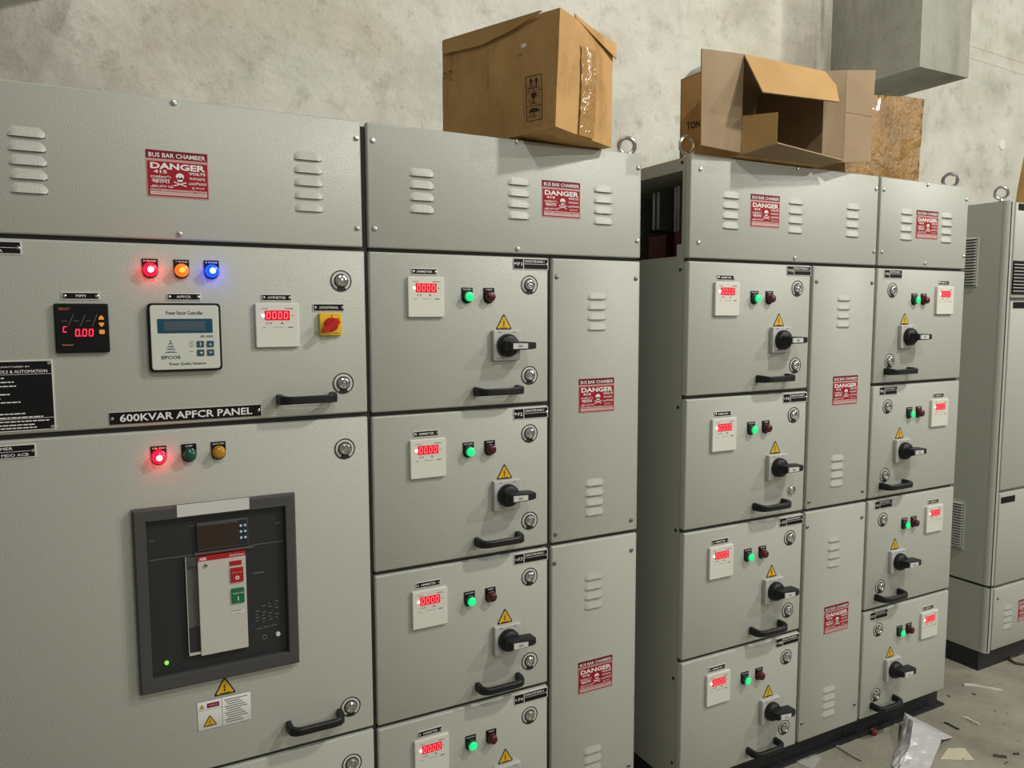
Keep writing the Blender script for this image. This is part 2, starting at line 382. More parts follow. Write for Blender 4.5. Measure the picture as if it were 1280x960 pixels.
# ammeter 96 x 98
b = MB(); b.plate(-0.048, 0.048, -0.0495, 0.0495, -0.009, 0, 'bezel_white', r=0.003, c=0.002); AM_BEZ = b.mesh('ammeter')
b = MB(); b.plate(-0.0275, 0.0275, 0.0115, 0.0335, -0.0097, -0.008, 'led_red_field', r=0.0012, c=0.0003); AM_DISP = b.mesh('display')
b = MB()
for k in range(4): seg7(b, '0', -0.0245+k*0.0128, 0.0145, 0.0088, 0.0160, 0.0019, -0.0101, 'led_digit')
AM_DIG = b.mesh('digits')
b = MB(); b.lathe([(0.0042, 0.0085), (0.0038, 0.0105), (0.0015, 0.0110)], 'led_hot', (-0.0315, 0, 0.0220), n=12); AM_LED = b.mesh('status_led')
b = MB(); y = -0.0093
b.text('AMPS', 0.022, 0.035, -0.0060, -0.0030, y, 'print_black', 0.01)
b.poly([(-0.017, 0.0015), (-0.0125, 0.0050), (-0.017, 0.0085), (-0.015, 0.0050)], y, 'print_black'); b.rect(-0.0245, -0.0195, 0.0040, 0.0060, y, 'print_grey')
b.poly([(0.0060, 0.0025), (0.0100, 0.0080), (0.0140, 0.0025), (0.0100, 0.0045)], y, 'print_black'); b.rect(-0.010, 0.013, -0.0045, -0.0038, y, 'print_grey')
b.rect(-0.0335, -0.0200, 0.0370, 0.0385, y, 'orange_print'); b.rect(0.0170, 0.0350, 0.0370, 0.0388, y, 'print_grey'); b.rect(-0.0330, -0.0250, -0.0055, -0.0045, y, 'print_grey'); b.rect(0.0310, 0.0355, 0.0215, 0.0228, y, 'print_grey')
AM_MARK = b.mesh('face_markings')
def ammeter(root, x, y, z):
    o = put('ammeter', AM_BEZ, root, (x, y, z))
    put('display', AM_DISP, o, (x, y, z), label='glowing red numeric display'); put('digits', AM_DIG, o, (x, y, z)); put('status_led', AM_LED, o, (x, y, z)); put('face_markings', AM_MARK, o, (x, y, z))['kind'] = 'stuff'
# pilot lamp
_tags = {}
def lamp_tag(txt):
    if txt in _tags: return _tags[txt]
    b = MB(); poly = [(-0.0152, 0.0228), (-0.0152, -0.002)] + [(0.0152*math.cos(math.radians(a)), -0.002+0.0152*math.sin(math.radians(a))) for a in range(195, 350, 15)] + [(0.0152, -0.002), (0.0152, 0.0228)]
    b.prism(poly, -0.0022, 0, 'plate_black')
    w = min(0.012, 0.0024*len(txt)); b.text(txt, -w, w, 0.0166, 0.0200, -0.0026, 'print_white', 0.01)
    _tags[txt] = b.mesh('lamp_tag'); return _tags[txt]
_lens = {}
def lamp_lens(kind):
    if kind in _lens: return _lens[kind]
    b = MB()
    if kind in ('red', 'blue', 'amber'): r, h, col = 'lamp_rim_'+kind, 'lamp_hot_'+kind, 'lamp_rim_'+kind
    elif kind == 'green': r, h, col = 'lamp_rim_green', 'lamp_hot_green', 'lamp_collar_green'
    else: r = h = col = 'lamp_off_'+kind[4:]
    prof = [(0.0142, 0.002), (0.0142, 0.0065), (0.0128, 0.0075), (0.0124, 0.0150), (0.0112, 0.0180), (0.0080, 0.0198), (0.0058, 0.0204), (0.0020, 0.0208)]
    b.lathe(prof, r, n=20, mats=[col, col, col if kind == 'green' else r, r, r if kind != 'green' else h, r if kind != 'green' else h, h, h])
    _lens[kind] = b.mesh('lamp_lens'); return _lens[kind]
LBL = {'red': 'glowing red pilot lamp', 'blue': 'glowing blue pilot lamp', 'amber': 'lit amber pilot lamp', 'green': 'lit green pilot lamp', 'off_red': 'unlit dark red pilot lamp', 'off_green': 'unlit dark green pilot lamp', 'off_yellow': 'unlit yellow pilot lamp'}
def pilot(root, x, y, z, kind, txt):
    o = put('pilot_lamp', lamp_lens(kind), root, (x, y, z), label=LBL[kind]); put('lamp_tag', lamp_tag(txt), o, (x, y, z)); return o
# nameplates
b = MB(); b.lathe([(0.0036, 0.002), (0.0034, 0.0036), (0.0012, 0.0042)], 'chrome', n=10); PSCREW = b.mesh('plate_screw')
_np = {}
def nameplate(root, x, y, z, w, h, kind, txt):
    k = (w, h, kind, txt)
    if k not in _np:
        b = MB(); b.plate(-w/2, w/2, -h/2, h/2, -0.0016, 0, 'plate_edge', r=0.001, c=0.0004)
        e = 0.0022 if kind != 'big' else 0.0006
        b.plate(-w/2+e, w/2-e, -h/2+e, h/2-e, -0.0021, -0.001, 'plate_black', r=0.0006, c=0.0002)
        t = MB(); yy = -0.0024
        if kind == 'one':
            tw = min(w*0.60, len(txt)*h*0.36); t.text(txt, -tw/2, tw/2, -h*0.16, h*0.16, yy, 'print_white', 0.01)
        elif kind == 'feeder':
            s = -w/2+w*0.29; t.rect(s-0.0009, s+0.0009, -h/2+e, h/2-e, yy, 'print_white'); t.rect(s, w/2-e, -0.0006, 0.0004, yy, 'print_white')
            t.text(txt[0], -w/2+w*0.12, s-0.004, -h*0.17, h*0.13, yy, 'print_white', 0.01); t.text(txt[1], s+0.003, w/2-0.013, h*0.12, h*0.34, yy, 'print_white', 0.012)
        elif kind == 'two':
            t.rect(-w/2+e, w/2-e, -0.0004, 0.0004, yy, 'print_white')
            for i, q in enumerate(txt):
                tw = min(w*0.80, len(q)*h*0.26); zc = h*0.24 if i == 0 else -h*0.25; t.text(q, -tw/2, tw/2, zc-h*0.10, zc+h*0.10, yy, 'print_white', 0.01)
        elif kind == 'big':
            t.text(txt, -w*0.435, w*0.435, -h*0.30, h*0.30, yy, 'print_white', 0.018)
        _np[k] = (b.mesh('nameplate'), t.mesh('plate_lettering'))
    a, t = _np[k]; o = put('nameplate', a, root, (x, y, z)); put('plate_lettering', t, o, (x, y, z))
    for sx in (-1, 1): put('plate_screw', PSCREW, o, (x+sx*(w/2-0.0055), y, z))
    return o
# warning triangle
def bolt_pts(s, cx, cz): return [(cx+px*s, cz+pz*s) for px, pz in ((0.06, 0.62), (-0.20, 0.08), (-0.02, 0.12), (-0.10, -0.22), (-0.19, -0.20), (-0.02, -0.48), (0.10, -0.12), (0.02, -0.16), (0.12, 0.26), (-0.05, 0.22), (0.12, 0.60))]
def tri_geo(b, w, h, cx, cz, y0, fill='warn_yellow', t=0.0007):
    def tri(k, y, m):
        c = (cx, cz-h*0.16); pts = []
        P = [(cx, cz+h/2), (cx-w/2, cz-h/2), (cx+w/2, cz-h/2)]; P = [(c[0]+(p[0]-c[0])*k, c[1]+(p[1]-c[1])*k) for p in P]
        for i in range(3):
            a, q, e = P[i], P[i-1], P[(i+1) % 3]
            for o_ in (q, e): pts.append((a[0]+(o_[0]-a[0])*0.07, a[1]+(o_[1]-a[1])*0.07))
        b.prism(pts, y, y0, m)
    tri(1.0, y0-t, 'print_black'); tri(0.80, y0-t*1.5, fill)
    b.poly(bolt_pts(h*0.42, cx, cz-h*0.13), y0-t*2.0, 'print_black'); b.rect(cx-w*0.22, cx+w*0.22, cz-h*0.42, cz-h*0.38, y0-t*2.0, 'print_black')
b = MB(); b.fixn = False; tri_geo(b, 0.049, 0.0425, 0, 0, 0); TRI = b.mesh('warning_triangle', False)
# rotary isolator
b = MB(); b.plate(-0.0395, 0.0395, -0.0395, 0.0395, -0.014, 0, 'switch_grey', r=0.002, c=0.002)
for tx, x0, x1, z0, z1 in (('OFF', -0.026, -0.016, 0.0325, 0.0365), ('ON', 0.016, 0.024, 0.0325, 0.0365)): b.text(tx, x0, x1, z0, z1, -0.0143, 'print_grey', 0.01)
b.rect(-0.032, -0.012, -0.0345, -0.0325, -0.0143, 'print_grey'); ROT_BASE = b.mesh('rotary_switch')
b = MB(); b.lathe([(0.0305, 0.013), (0.0305, 0.022), (0.0285, 0.028), (0.0250, 0.032), (0.0200, 0.034)], 'black_plastic', n=28); ROT_KNOB = b.mesh('switch_knob')
b = MB()
b.rings([[(x, yy, zz) for (yy, zz) in ((-0.024, -hz), (-0.024, hz), (-0.024-d+0.003, hz*0.95), (-0.024-d, hz*0.8), (-0.024-d, -hz*0.8), (-0.024-d+0.003, -hz*0.95))] for x, d, hz in ((-0.020, 0.018, 0.013), (-0.012, 0.034, 0.0120), (0.030, 0.040, 0.0105), (0.052, 0.038, 0.0095), (0.063, 0.032, 0.0085))], 'black_plastic')
ROT_BAR = b.mesh('switch_lever')
b = MB(); b.add([(-0.008, -0.0645, -0.0072), (0.034, -0.0650, -0.0066), (0.034, -0.0650, 0.0066), (-0.008, -0.0645, 0.0072), (-0.008, -0.0600, -0.0072), (0.034, -0.0600, -0.0066), (0.034, -0.0600, 0.0066), (-0.008, -0.0600, 0.0072)], [(0, 1, 2, 3), (0, 4, 5, 1), (3, 2, 6, 7), (1, 5, 6, 2), (0, 3, 7, 4)], 'label_silver'); b.text('ON', 0.0060, 0.0180, -0.0035, 0.0035, -0.0655, 'print_grey', 0.01); ROT_LAB = b.mesh('lever_label')
def rotary(root, x, y, z):
    o = put('rotary_switch', ROT_BASE, root, (x, y, z), label='grey rotary isolator with black lever'); put('switch_knob', ROT_KNOB, o, (x, y, z)); put('switch_lever', ROT_BAR, o, (x, y, z)); put('lever_label', ROT_LAB, o, (x, y, z)); return o
# danger sign 120 x 97
b = MB(); b.plate(-0.0605, 0.0605, -0.0485, 0.0485, -0.0008, 0, 'sign_border', r=0.0005, c=0.0002)
b.plate(-0.0600, 0.0590, 0.0310, 0.0478, -0.0012, 0, 'sign_maroon', r=0.0003, c=0.0001)
b.plate(-0.0585, 0.0585, -0.0460, 0.0255, -0.0012, 0, 'sign_red', r=0.0003, c=0.0001)
b.plate(-0.0545, 0.0560, -0.0435, -0.0315, -0.0016, 0, 'print_pale', r=0.0003, c=0.0001); SIGN = b.mesh('danger_sign')
b = MB(); y = -0.0020; w = 'print_white'
b.text('BUS BAR CHAMBER', -0.0550, 0.0550, 0.0335, 0.0425, y, w, 0.012)
b.text('DANGER', -0.0525, 0.0540, 0.0095, 0.0225, y, w, 0.035)
b.text('415', -0.0470, -0.0210, 0.0010, 0.0075, y, w, 0.03); b.text('VOLTS', 0.0210, 0.0540, 0.0010, 0.0070, y, w, 0.03)
for t, x0, x1, z0, z1 in (('ಅಪಾಯ', -0.053, -0.014, -0.0090, -0.0030), ('खतरा', -0.051, -0.016, -0.0190, -0.0115), ('அபாயம்', -0.053, -0.010, -0.0290, -0.0220), ('અપાય', 0.022, 0.053, -0.0090, -0.0035), ('ಎಚ್ಚರ', 0.020, 0.055, -0.0190, -0.0130), ('خطره', 0.026, 0.051, -0.0285, -0.0225)):
    b.text(t, x0, x1, z0, z1, y, w, 0.012)
b.text('POWER CONTROLS & AUTOMATION', -0.0530, 0.0545, -0.0365, -0.0330, y, 'sign_maroon', 0.01); b.rect(-0.050, 0.050, -0.0400, -0.0390, y, 'sign_border'); SIGN_TXT = b.mesh('sign_lettering')
b = MB()
def disc(b, cx, cz, rx, rz, y, m, n=16): b.poly([(cx+rx*math.cos(2*PI*k/n), cz+rz*math.sin(2*PI*k/n)) for k in range(n)], y, m)
disc(b, 0.0035, -0.0035, 0.0080, 0.0068, y, w); b.rect(-0.0012, 0.0082, -0.0140, -0.0070, y, w)
for sx in (-1, 1): disc(b, 0.0035+sx*0.0032, -0.0062, 0.0021, 0.0019, y-0.0004, 'sign_maroon', 10)
b.poly([(0.0028, -0.0105), (0.0042, -0.0105), (0.0035, -0.0085)], y-0.0004, 'sign_maroon')
for sx in (-1, 1):
    b.poly([(0.0035-sx*0.0100, -0.0150), (0.0035-sx*0.0106, -0.0168), (0.0035+sx*0.0100, -0.0235), (0.0035+sx*0.0106, -0.0217)], y-0.0002*(1+sx), w)
    for ex, ez in ((-sx*0.0103, -0.0159), (sx*0.0103, -0.0226)): disc(b, 0.0035+ex, ez, 0.0019, 0.0016, y-0.0004, w, 8)
SIGN_SK = b.mesh('skull_emblem')
def sign(root, x, y, z):
    o = put('danger_sign', SIGN, root, (x, y, z), label='red danger 415 volts bus bar chamber sign'); put('sign_lettering', SIGN_TXT, o, (x, y, z)); put('skull_emblem', SIGN_SK, o, (x, y, z)); return o
# eye bolt
b = MB(); R_ = 0.0235
b.tube([(R_*math.cos(2*PI*k/24), 0, 0.040+R_*math.sin(2*PI*k/24)) for k in range(24)], 0.0062, 'chrome', n=10, closed=True)
b.lathe([(0.0150, 0.0), (0.0150, 0.004), (0.0095, 0.008), (0.0085, 0.016), (0.0070, 0.018)], 'chrome', axis='z', n=16); EYE = b.mesh('eye_bolt')

# ------------------------------------------------------------------ cabinet building blocks
ZT, ZC = 1.9742, 1.6832           # top of bus bar chamber, its lower edge
PITCH = 0.3976; DT, DB = 1.6736, 1.2868
DOORT = 0.022                     # doors stand proud of the carcass
def door(root, x0, x1, z0, z1, yf, name='door', m='powder_coat'):
    b = MB(); xc, zc = (x0+x1)/2, (z0+z1)/2
    b.plate(x0-xc, x1-xc, z0-zc, z1-zc, 0, DOORT-0.002, m, r=0.003, c=0.0035); return put(name, b, root, (xc, yf, zc))
def louvers(par, xc, ztop, n, dz, y):
    for k in range(n): put('louver', LOUVER, par, (xc, y, ztop-k*dz))
def screws(par, pts, y, dark=False):
    for x, z in pts: put('cover_screw', SCREWD if dark else SCREW, par, (x, y, z))
def plinth(root, x0, x1, y0, y1, zt=0.085):
    b = MB(); b.box(x0, x1, y0, y0+0.006, 0.0, zt, 'plinth_black'); b.box(x0, x1, y0+0.006, y0+0.05, zt-0.006, zt, 'plinth_black'); b.box(x0, x1, y0-0.03, y0+0.006, 0.0, 0.008, 'plinth_black')
    b.box(x0, x0+0.006, y0+0.006, y1, 0.0, zt-0.006, 'plinth_black'); b.box(x1-0.006, x1, y0+0.006, y1, 0.0, zt-0.006, 'plinth_black'); b.box(x0, x1, y1, y1+0.006, 0.0, zt, 'plinth_black'); return put('plinth', b, root, (0, 0, 0))
def carcass(root, x0, x1, yf, yb=0.80):
    b = MB(); b.box(x0, x1, yf+DOORT, yf+yb, 0.085, ZT-0.006, 'powder_coat'); return put('carcass', b, root, (0, 0, 0))
def gaskets(root, xs, zs, yf):
    """dark seal in the joints between the doors: xs [(x, z0, z1)], zs [(z, x0, x1)]"""
    for x, z0, z1 in xs:
        b = MB(); b.box(-0.0075, 0.0075, 0, 0.012, z0, z1, 'gasket'); put('door_seal', b, root, (x, yf+DOORT-0.010, 0))
    for z, x0, x1 in zs:
        b = MB(); b.box(x0, x1, 0, 0.0118, -0.0075, 0.0075, 'gasket'); put('door_seal', b, root, (0, yf+DOORT-0.0098, z))
def feeder(root, x, k, yf, num, jit=0.0, mirror=None, plainlock=False):
    """one feeder door, x = door left edge (normal) or mirrored layout for the narrow cabinet"""
    dz = -PITCH*k
    if mirror is None:
        d = door(root, x, x+0.4952, DB+dz, DT+dz, yf); X = lambda v: x+v-0.5694
        ax, gx, rx, npx, lx, tx, sx, hx, npw = X(0.7106), X(0.8248), X(0.8865), X(1.0110), X(1.0070), X(0.9302), X(0.9328), X(0.9035), 0.107
        anx = X(0.7089)
    else:
        d = door(root, x, x+0.4802, DB+dz, DT+dz, yf); X = lambda v: x+v-2.3005
        ax, gx, rx, npx, lx, tx, sx, hx, npw = X(2.6606), X(2.4960), X(2.5475), X(2.3780), X(2.3780), X(2.4490), X(2.4577), X(2.4140), 0.094
        anx = X(2.6574)
    y = yf
    nameplate(root, anx, y, 1.6294+dz+jit, 0.069 if mirror is None else 0.062, 0.0165, 'one', 'AMMETER'); ammeter(root, ax, y, 1.5667+dz+jit)
    pilot(root, gx, y, 1.5690+dz, 'green', 'POWER'); pilot(root, rx, y, 1.5690+dz, 'off_red', 'TRIP')
    nameplate(root, npx, y, 1.6562+dz, npw, 0.0300, 'feeder', ('F%d' % num, 'CAPACITOR BANK-%d' % num))
    lock(d, lx, y, 1.6015+dz)
    if plainlock: put('door_lock', LOCK_CAP, d, (lx, y, 1.3610+dz))
    else: lock(d, lx, y, 1.3610+dz)
    put('warning_triangle', TRI, root, (tx, y, 1.5055+dz), label='yellow high voltage warning triangle')
    rotary(root, sx, y, 1.4430+dz); put('door_handle', HANDLE, d, (hx+0.004, y, 1.3255+dz))

# ------------------------------------------------------------------ cabinet with the breaker (first from the left)
X0, X1 = -0.252, 0.5584
c1 = thing('switchgear_cabinet', 'wide grey cabinet with the breaker window and a 600KVAR APFCR PANEL nameplate', 'cabinet', ((X0+X1)/2, 0.4, 0), 'light grey electrical cabinets')
carcass(c1, X0, X1+0.004, 0); plinth(c1, X0, X1, 0.06, 0.76)
E1B, E2T, E2B = 1.2897, 1.2785, 0.4960
cv = door(c1, X0, X1-0.004, ZC, ZT, 0, 'bus_bar_cover')
louvers(cv, -0.112, 1.8790, 5, 0.0268, 0); louvers(cv, 0.4305, 1.8830, 5, 0.0285, 0)
sign(c1, 0.1570, 0, 1.8185); screws(cv, [(0.1548, 1.9660), (0.5450, 1.9340), (0.1560, 1.6955), (0.5430, 1.7270), (-0.236, 1.934), (-0.236, 1.727)], 0)
d1 = door(c1, X0, X1, E1B, DT, 0); d2 = door(c1, X0, X1, E2B, E2T, 0); d3 = door(c1, X0, X1, 0.097, E2B-0.010, 0)
gaskets(c1, [(0.5605, 0.10, 1.965)], [((ZC+DT)/2, X0, 0.556), ((E1B+E2T)/2, X0, 0.556), (E2B-0.005, X0, 0.556)], 0)
nameplate(c1, -0.1855, 0, 1.6555, 0.110, 0.026, 'two', ('METER', 'CHAMBER')); nameplate(c1, -0.1905, 0, 1.2560, 0.128, 0.0275, 'two', ('INCOMER', '1000A TP+N MDO ACB'))
for x, kd, t in ((0.0955, 'red', 'R PHASE'), (0.1563, 'amber', 'Y PHASE'), (0.2165, 'blue', 'B PHASE')): pilot(c1, x, 0, 1.6190, kd, t)
for x, kd, t in ((0.0960, 'red', 'CB ON'), (0.1562, 'off_green', 'OFF'), (0.2165, 'off_yellow', 'AUTO TRIP')): pilot(c1, x, 0, 1.2225, kd, t)
for x, t, z in ((-0.0340, 'MFM', 1.5635), (0.1585, 'APFCR', 1.5632), (0.3520, 'AMMETER', 1.5630), (0.4697, 'AUTO/OFF/MANUAL', 1.5408)): nameplate(c1, x, 0, z, 0.068 if t[:3] != 'AUT' else 0.074, 0.0160 if t[:3] != 'AUT' else 0.0190, 'one', t)
ammeter(c1, 0.3510, 0, 1.5005)
for dd, z in ((d1, 1.6030), (d1, 1.3622), (d2, 1.2050), (d2, 0.5616), (d3, 0.4140)): lock(dd, 0.5005, 0, z)
put('door_handle', HANDLE, d1, (0.4120, 0, 1.3320)); put('door_handle', HANDLE, d2, (0.4110, 0, 0.5520)); put('door_handle', HANDLE, d3, (0.4095, 0, 0.150))
nameplate(c1, 0.1580, 0, 1.3100, 0.305, 0.0265, 'big', '600KVAR APFCR PANEL')
# multifunction meter
o = MB(); o.plate(-0.048, 0.048, -0.0495, 0.0495, -0.010, 0, 'plate_black', r=0.003, c=0.002); mf = put('multifunction_meter', o, c1, (-0.0340, 0, 1.4985), label='black multifunction meter with red digits')
o = MB(); seg7(o, 'C', -0.0345, -0.0080, 0.0070, 0.0120, 0.0018, -0.0105, 'led_digit_red'); 
for k, xx in enumerate((-0.0135, -0.0010, 0.0105)): seg7(o, '0', xx, -0.0165, 0.0085, 0.0150, 0.0020, -0.0105, 'led_digit_red')
o.rect(-0.0042, -0.0022, -0.0165, -0.0145, -0.0105, 'led_digit_red'); put('digits', o, mf, (-0.0340, 0, 1.4985))
o = MB(); o.text('SELEC', -0.0400, -0.0200, 0.0365, 0.0415, -0.0105, 'orange_print', 0.01); o.rect(-0.0370, -0.0170, -0.0345, -0.0325, -0.0105, 'orange_print')
for k in range(6):
    xa = -0.036+k*0.0105; o.add([(xa, -0.0104, 0.004), (xa+0.0015, -0.0104, 0.004), (xa+0.012, -0.0104, 0.028), (xa+0.0105, -0.0104, 0.028)], [(0, 1, 2, 3)], 'breaker_seam') if k % 2 else o.rect(xa, xa+0.010, 0.014, 0.0155, -0.0104, 'breaker_seam')
put('face_markings', o, mf, (-0.0340, 0, 1.4985))
for k, zz in enumerate((0.0210, 0.0070, -0.0080)):
    o = MB()
    if k == 0: o.prism([(-0.005, -0.004), (0.005, -0.004), (0.004, 0.001), (0, 0.005), (-0.004, 0.001)], -0.0125, -0.009, 'amber_key')
    elif k == 1: o.prism([(-0.005, 0.004), (-0.004, -0.001), (0, -0.005), (0.004, -0.001), (0.005, 0.004)], -0.0125, -0.009, 'amber_key')
    else: o.plate(-0.005, 0.005, -0.0045, 0.0045, -0.0125, -0.009, 'amber_key', r=0.002, c=0.0008)
    put('meter_key', o, mf, (0.0005, 0, 1.4985+zz))
# power factor controller 144 x 144
px, pz = 0.1580, 1.4770
o = MB(); o.plate(-0.0720, 0.0720, -0.0725, 0.0725, -0.014, 0, 'plate_black', r=0.008, c=0.002); pf = put('power_factor_controller', o, c1, (px, 0, pz), label='white power factor controller with blue screen')
o = MB(); o.plate(-0.0675, 0.0675, -0.0680, 0.0680, -0.0148, -0.010, 'controller_face', r=0.006, c=0.0006); put('front_plate', o, pf, (px, 0, pz))
o = MB(); o.plate(-0.0545, 0.0545, 0.0090, 0.0395, -0.0154, -0.012, 'lcd_blue', r=0.002, c=0.0003); o.plate(-0.0420, 0.0400, 0.0145, 0.0345, -0.0157, -0.0152, 'lcd_window', r=0.001, c=0.0001); put('display', o, pf, (px, 0, pz))
o = MB(); yy = -0.0152; ink = 'print_black'
o.text('Power Factor Controller', -0.0370, 0.0360, 0.0480, 0.0560, yy, ink, 0.012); o.text('BR 6000', 0.0300, 0.0540, -0.0010, 0.0040, yy, ink, 0.005)
o.text('EPCOS', -0.0490, -0.0120, -0.0455, -0.0385, yy, ink, 0.02); o.text('Power Quality Solutions', -0.0340, 0.0390, -0.0605, -0.0530, yy, ink, 0.012)
for k in range(4): o.rect(0.0060, 0.0160-0.002*(k % 2), -0.0095-k*0.0038, -0.0085-k*0.0038, yy, 'print_grey')
o.rect(0.0060, 0.0140, -0.0310, -0.0300, yy, 'print_grey'); put('plate_lettering', o, pf, (px, 0, pz))
o = MB()
for k, (zc, hw) in enumerate(((-0.0070, 0.0015), (-0.0125, 0.0055), (-0.0185, 0.0080), (-0.0240, 0.0100), (-0.0305, 0.0135))):
    if k == 0: o.poly([(-0.0305, -0.0040), (-0.0325, -0.0095), (-0.0285, -0.0095)], yy, 'logo_teal')
    else: o.poly([(-0.0305-hw, zc-0.0028), (-0.0305-hw*0.55, zc+0.0002), (-0.0305, zc+0.0012), (-0.0305+hw*0.55, zc+0.0004), (-0.0305+hw, zc-0.0022), (-0.0305+hw*0.45, zc-0.0014), (-0.0305, zc-0.0011), (-0.0305-hw*0.5, zc-0.0016)], yy, 'logo_teal')
put('tower_logo', o, pf, (px, 0, pz))
for i, (kx, kz) in enumerate(((0.0285, -0.0150), (0.0485, -0.0150), (0.0285, -0.0335), (0.0485, -0.0335))):
    o = MB(); o.plate(-0.0072, 0.0072, -0.0068, 0.0068, -0.0165, -0.014, 'logo_teal', r=0.0015, c=0.0006); kk = put('controller_key', o, pf, (px+kx, 0, pz+kz))
    if i == 0: o = [(-0.0010, -0.0040), (0.0010, -0.0040), (0.0010, 0.0040), (-0.0010, 0.0040)]
    elif i == 1: o = [(-0.0025, -0.0025), (0.0025, -0.0025), (0, 0.0025)]
    elif i == 2: o = [(-0.0010, -0.0020), (0.0035, -0.0020), (0.0035, 0.0020), (-0.0010, 0.0020)]
    else: o = [(-0.0030, 0.0020), (0, -0.0025), (0.0030, 0.0020)]
    bb = MB(); bb.poly(o, -0.0168, 'key_pale'); me = bb.mesh('key_symbol'); ks = bpy.data.objects.new('key_symbol', me); COL.objects.link(ks); ks.parent = pf; ks.location = Vector((px+kx, 0, pz+kz))-WORLD[pf.name]
# yellow selector
sx_, sz_ = 0.4720, 1.5020
o = MB(); o.plate(-0.0260, 0.0260, -0.0262, 0.0262, -0.010, 0, 'selector_yellow', r=0.003, c=0.0015); se = put('selector_switch', o, c1, (sx_, 0, sz_), label='yellow selector switch with red knob')
o = MB(); o.lathe([(0.0160, 0.009), (0.0160, 0.018), (0.0140, 0.020)], 'selector_red', n=24)
ca, sa = math.cos(math.radians(215)), math.sin(math.radians(215))
def rot(p): return (p[0]*ca-p[1]*sa, p[0]*sa+p[1]*ca)
o.prism([rot(p) for p in ((-0.016, -0.0065), (-0.016, 0.0065), (0.0235, 0.0065), (0.0265, 0.0030), (0.0265, -0.0030), (0.0235, -0.0065))][::-1], -0.033, -0.018, 'selector_red'); put('selector_knob', o, se, (sx_, 0, sz_))
o = MB(); o.text('1', 0.0010, 0.0030, 0.0175, 0.0225, -0.0103, 'print_black', 0.01); o.text('2', 0.0180, 0.0205, 0.0110, 0.0155, -0.0103, 'print_black', 0.01); o.rect(0.0060, 0.0200, -0.0215, -0.0200, -0.0103, 'print_black'); put('plate_lettering', o, se, (sx_, 0, sz_))
# specification plate
qx, qz = -0.1685, 1.3660
o = MB(); o.plate(-0.0790, 0.0790, -0.0705, 0.0705, -0.0020, 0, 'plate_edge', r=0.001, c=0.0004); o.plate(-0.0765, 0.0765, -0.0680, 0.0680, -0.0026, -0.001, 'plate_black', r=0.001, c=0.0002); sp = put('specification_plate', o, c1, (qx, 0, qz), label='black engraved specification plate')
o = MB(); yy = -0.0030
o.text('PANEL MANUFACTURED BY', -0.0500, 0.0400, 0.0565, 0.0595, yy, 'print_white', 0.01); o.text('POWER CONTROLS & AUTOMATION', -0.0720, 0.0690, 0.0455, 0.0515, yy, 'print_white', 0.012); o.rect(-0.0765, 0.0765, 0.0425, 0.0432, yy, 'print_white'); o.rect(-0.0765, 0.0765, -0.0455, -0.0448, yy, 'print_white')
rnd = random.Random(3)
for k, (z, xe) in enumerate(((0.036, -0.004), (0.028, 0.012), (0.020, 0.015), (0.004, 0.004), (-0.004, -0.012), (-0.012, 0.021), (-0.020, -0.024), (-0.028, -0.022), (-0.035, 0.028), (-0.0425, 0.058), (-0.0505, 0.068), (-0.0575, 0.044), (-0.0635, 0.046))):
    x = -0.072
    while x < xe:
        wl = min(rnd.uniform(0.005, 0.012), xe-x); o.rect(x, x+wl, z-0.0010, z+0.0012, yy, 'print_white'); x += wl+0.0015
put('plate_lettering', o, sp, (qx, 0, qz))
for sx in (-1, 1):
    for sz in (-1, 1): put('plate_screw', PSCREW, sp, (qx+sx*0.0725, -0.0005, qz+sz*0.064))
# breaker window
fx0, fx1, fz0, fz1 = 0.0385, 0.3770, 0.7080, 1.1140; ix0, ix1, iz0, iz1 = 0.0640, 0.3530, 0.7390, 1.0860
o = MB(); FY = -0.018
def rr(x0, x1, z0, z1, y): return [(x0, y, z0), (x1, y, z0), (x1, y, z1), (x0, y, z1)]
o.rings([rr(fx0, fx1, fz0, fz1, 0), rr(fx0, fx1, fz0, fz1, FY+0.004), rr(fx0+0.004, fx1-0.004, fz0+0.004, fz1-0.004, FY), rr(ix0-0.002, ix1+0.002, iz0-0.002, iz1+0.002, FY), rr(ix0, ix1, iz0, iz1, FY+0.003), rr(ix0, ix1, iz0, iz1, -0.0012)], 'frame_grey', False, False)
br = put('breaker_window', o, c1, (0, 0, 0), label='dark grey window frame around the air circuit breaker')
o = MB(); o.plate(ix0-0.001, ix1+0.001, iz0-0.001, iz1+0.001, -0.0030, -0.0005, 'breaker_dark', r=0.001, c=0.0003); put('breaker_face', o, br, (0, 0, 0))
o = MB(); o.plate(0.1255, 0.2750, 1.0900, 1.1165, FY-0.0008, FY+0.0002, 'label_silver', r=0.0005, c=0.0002); put('blank_label', o, br, (0, 0, 0), label='blank silver sticker on the frame')
yb = -0.0030
o = MB(); o.box(ix0+0.004, 0.168, yb-0.0015, yb, 0.9975, 1.0000, 'breaker_seam'); o.box(0.262, ix1-0.004, yb-0.0015, yb, 1.0010, 1.0035, 'breaker_seam'); o.box(0.150, 0.166, yb-0.0012, yb, 1.0630, 1.0645, 'breaker_seam'); o.box(ix1-0.022, ix1-0.008, yb-0.0012, yb, 1.045, 1.048, 'breaker_seam'); o.box(ix0+0.006, ix0+0.016, yb-0.0012, yb, 1.040, 1.043, 'breaker_seam')
o.box(0.279, 0.305, yb-0.0012, yb, 0.934, 0.938, 'breaker_seam'); put('face_seams', o, br, (0, 0, 0))
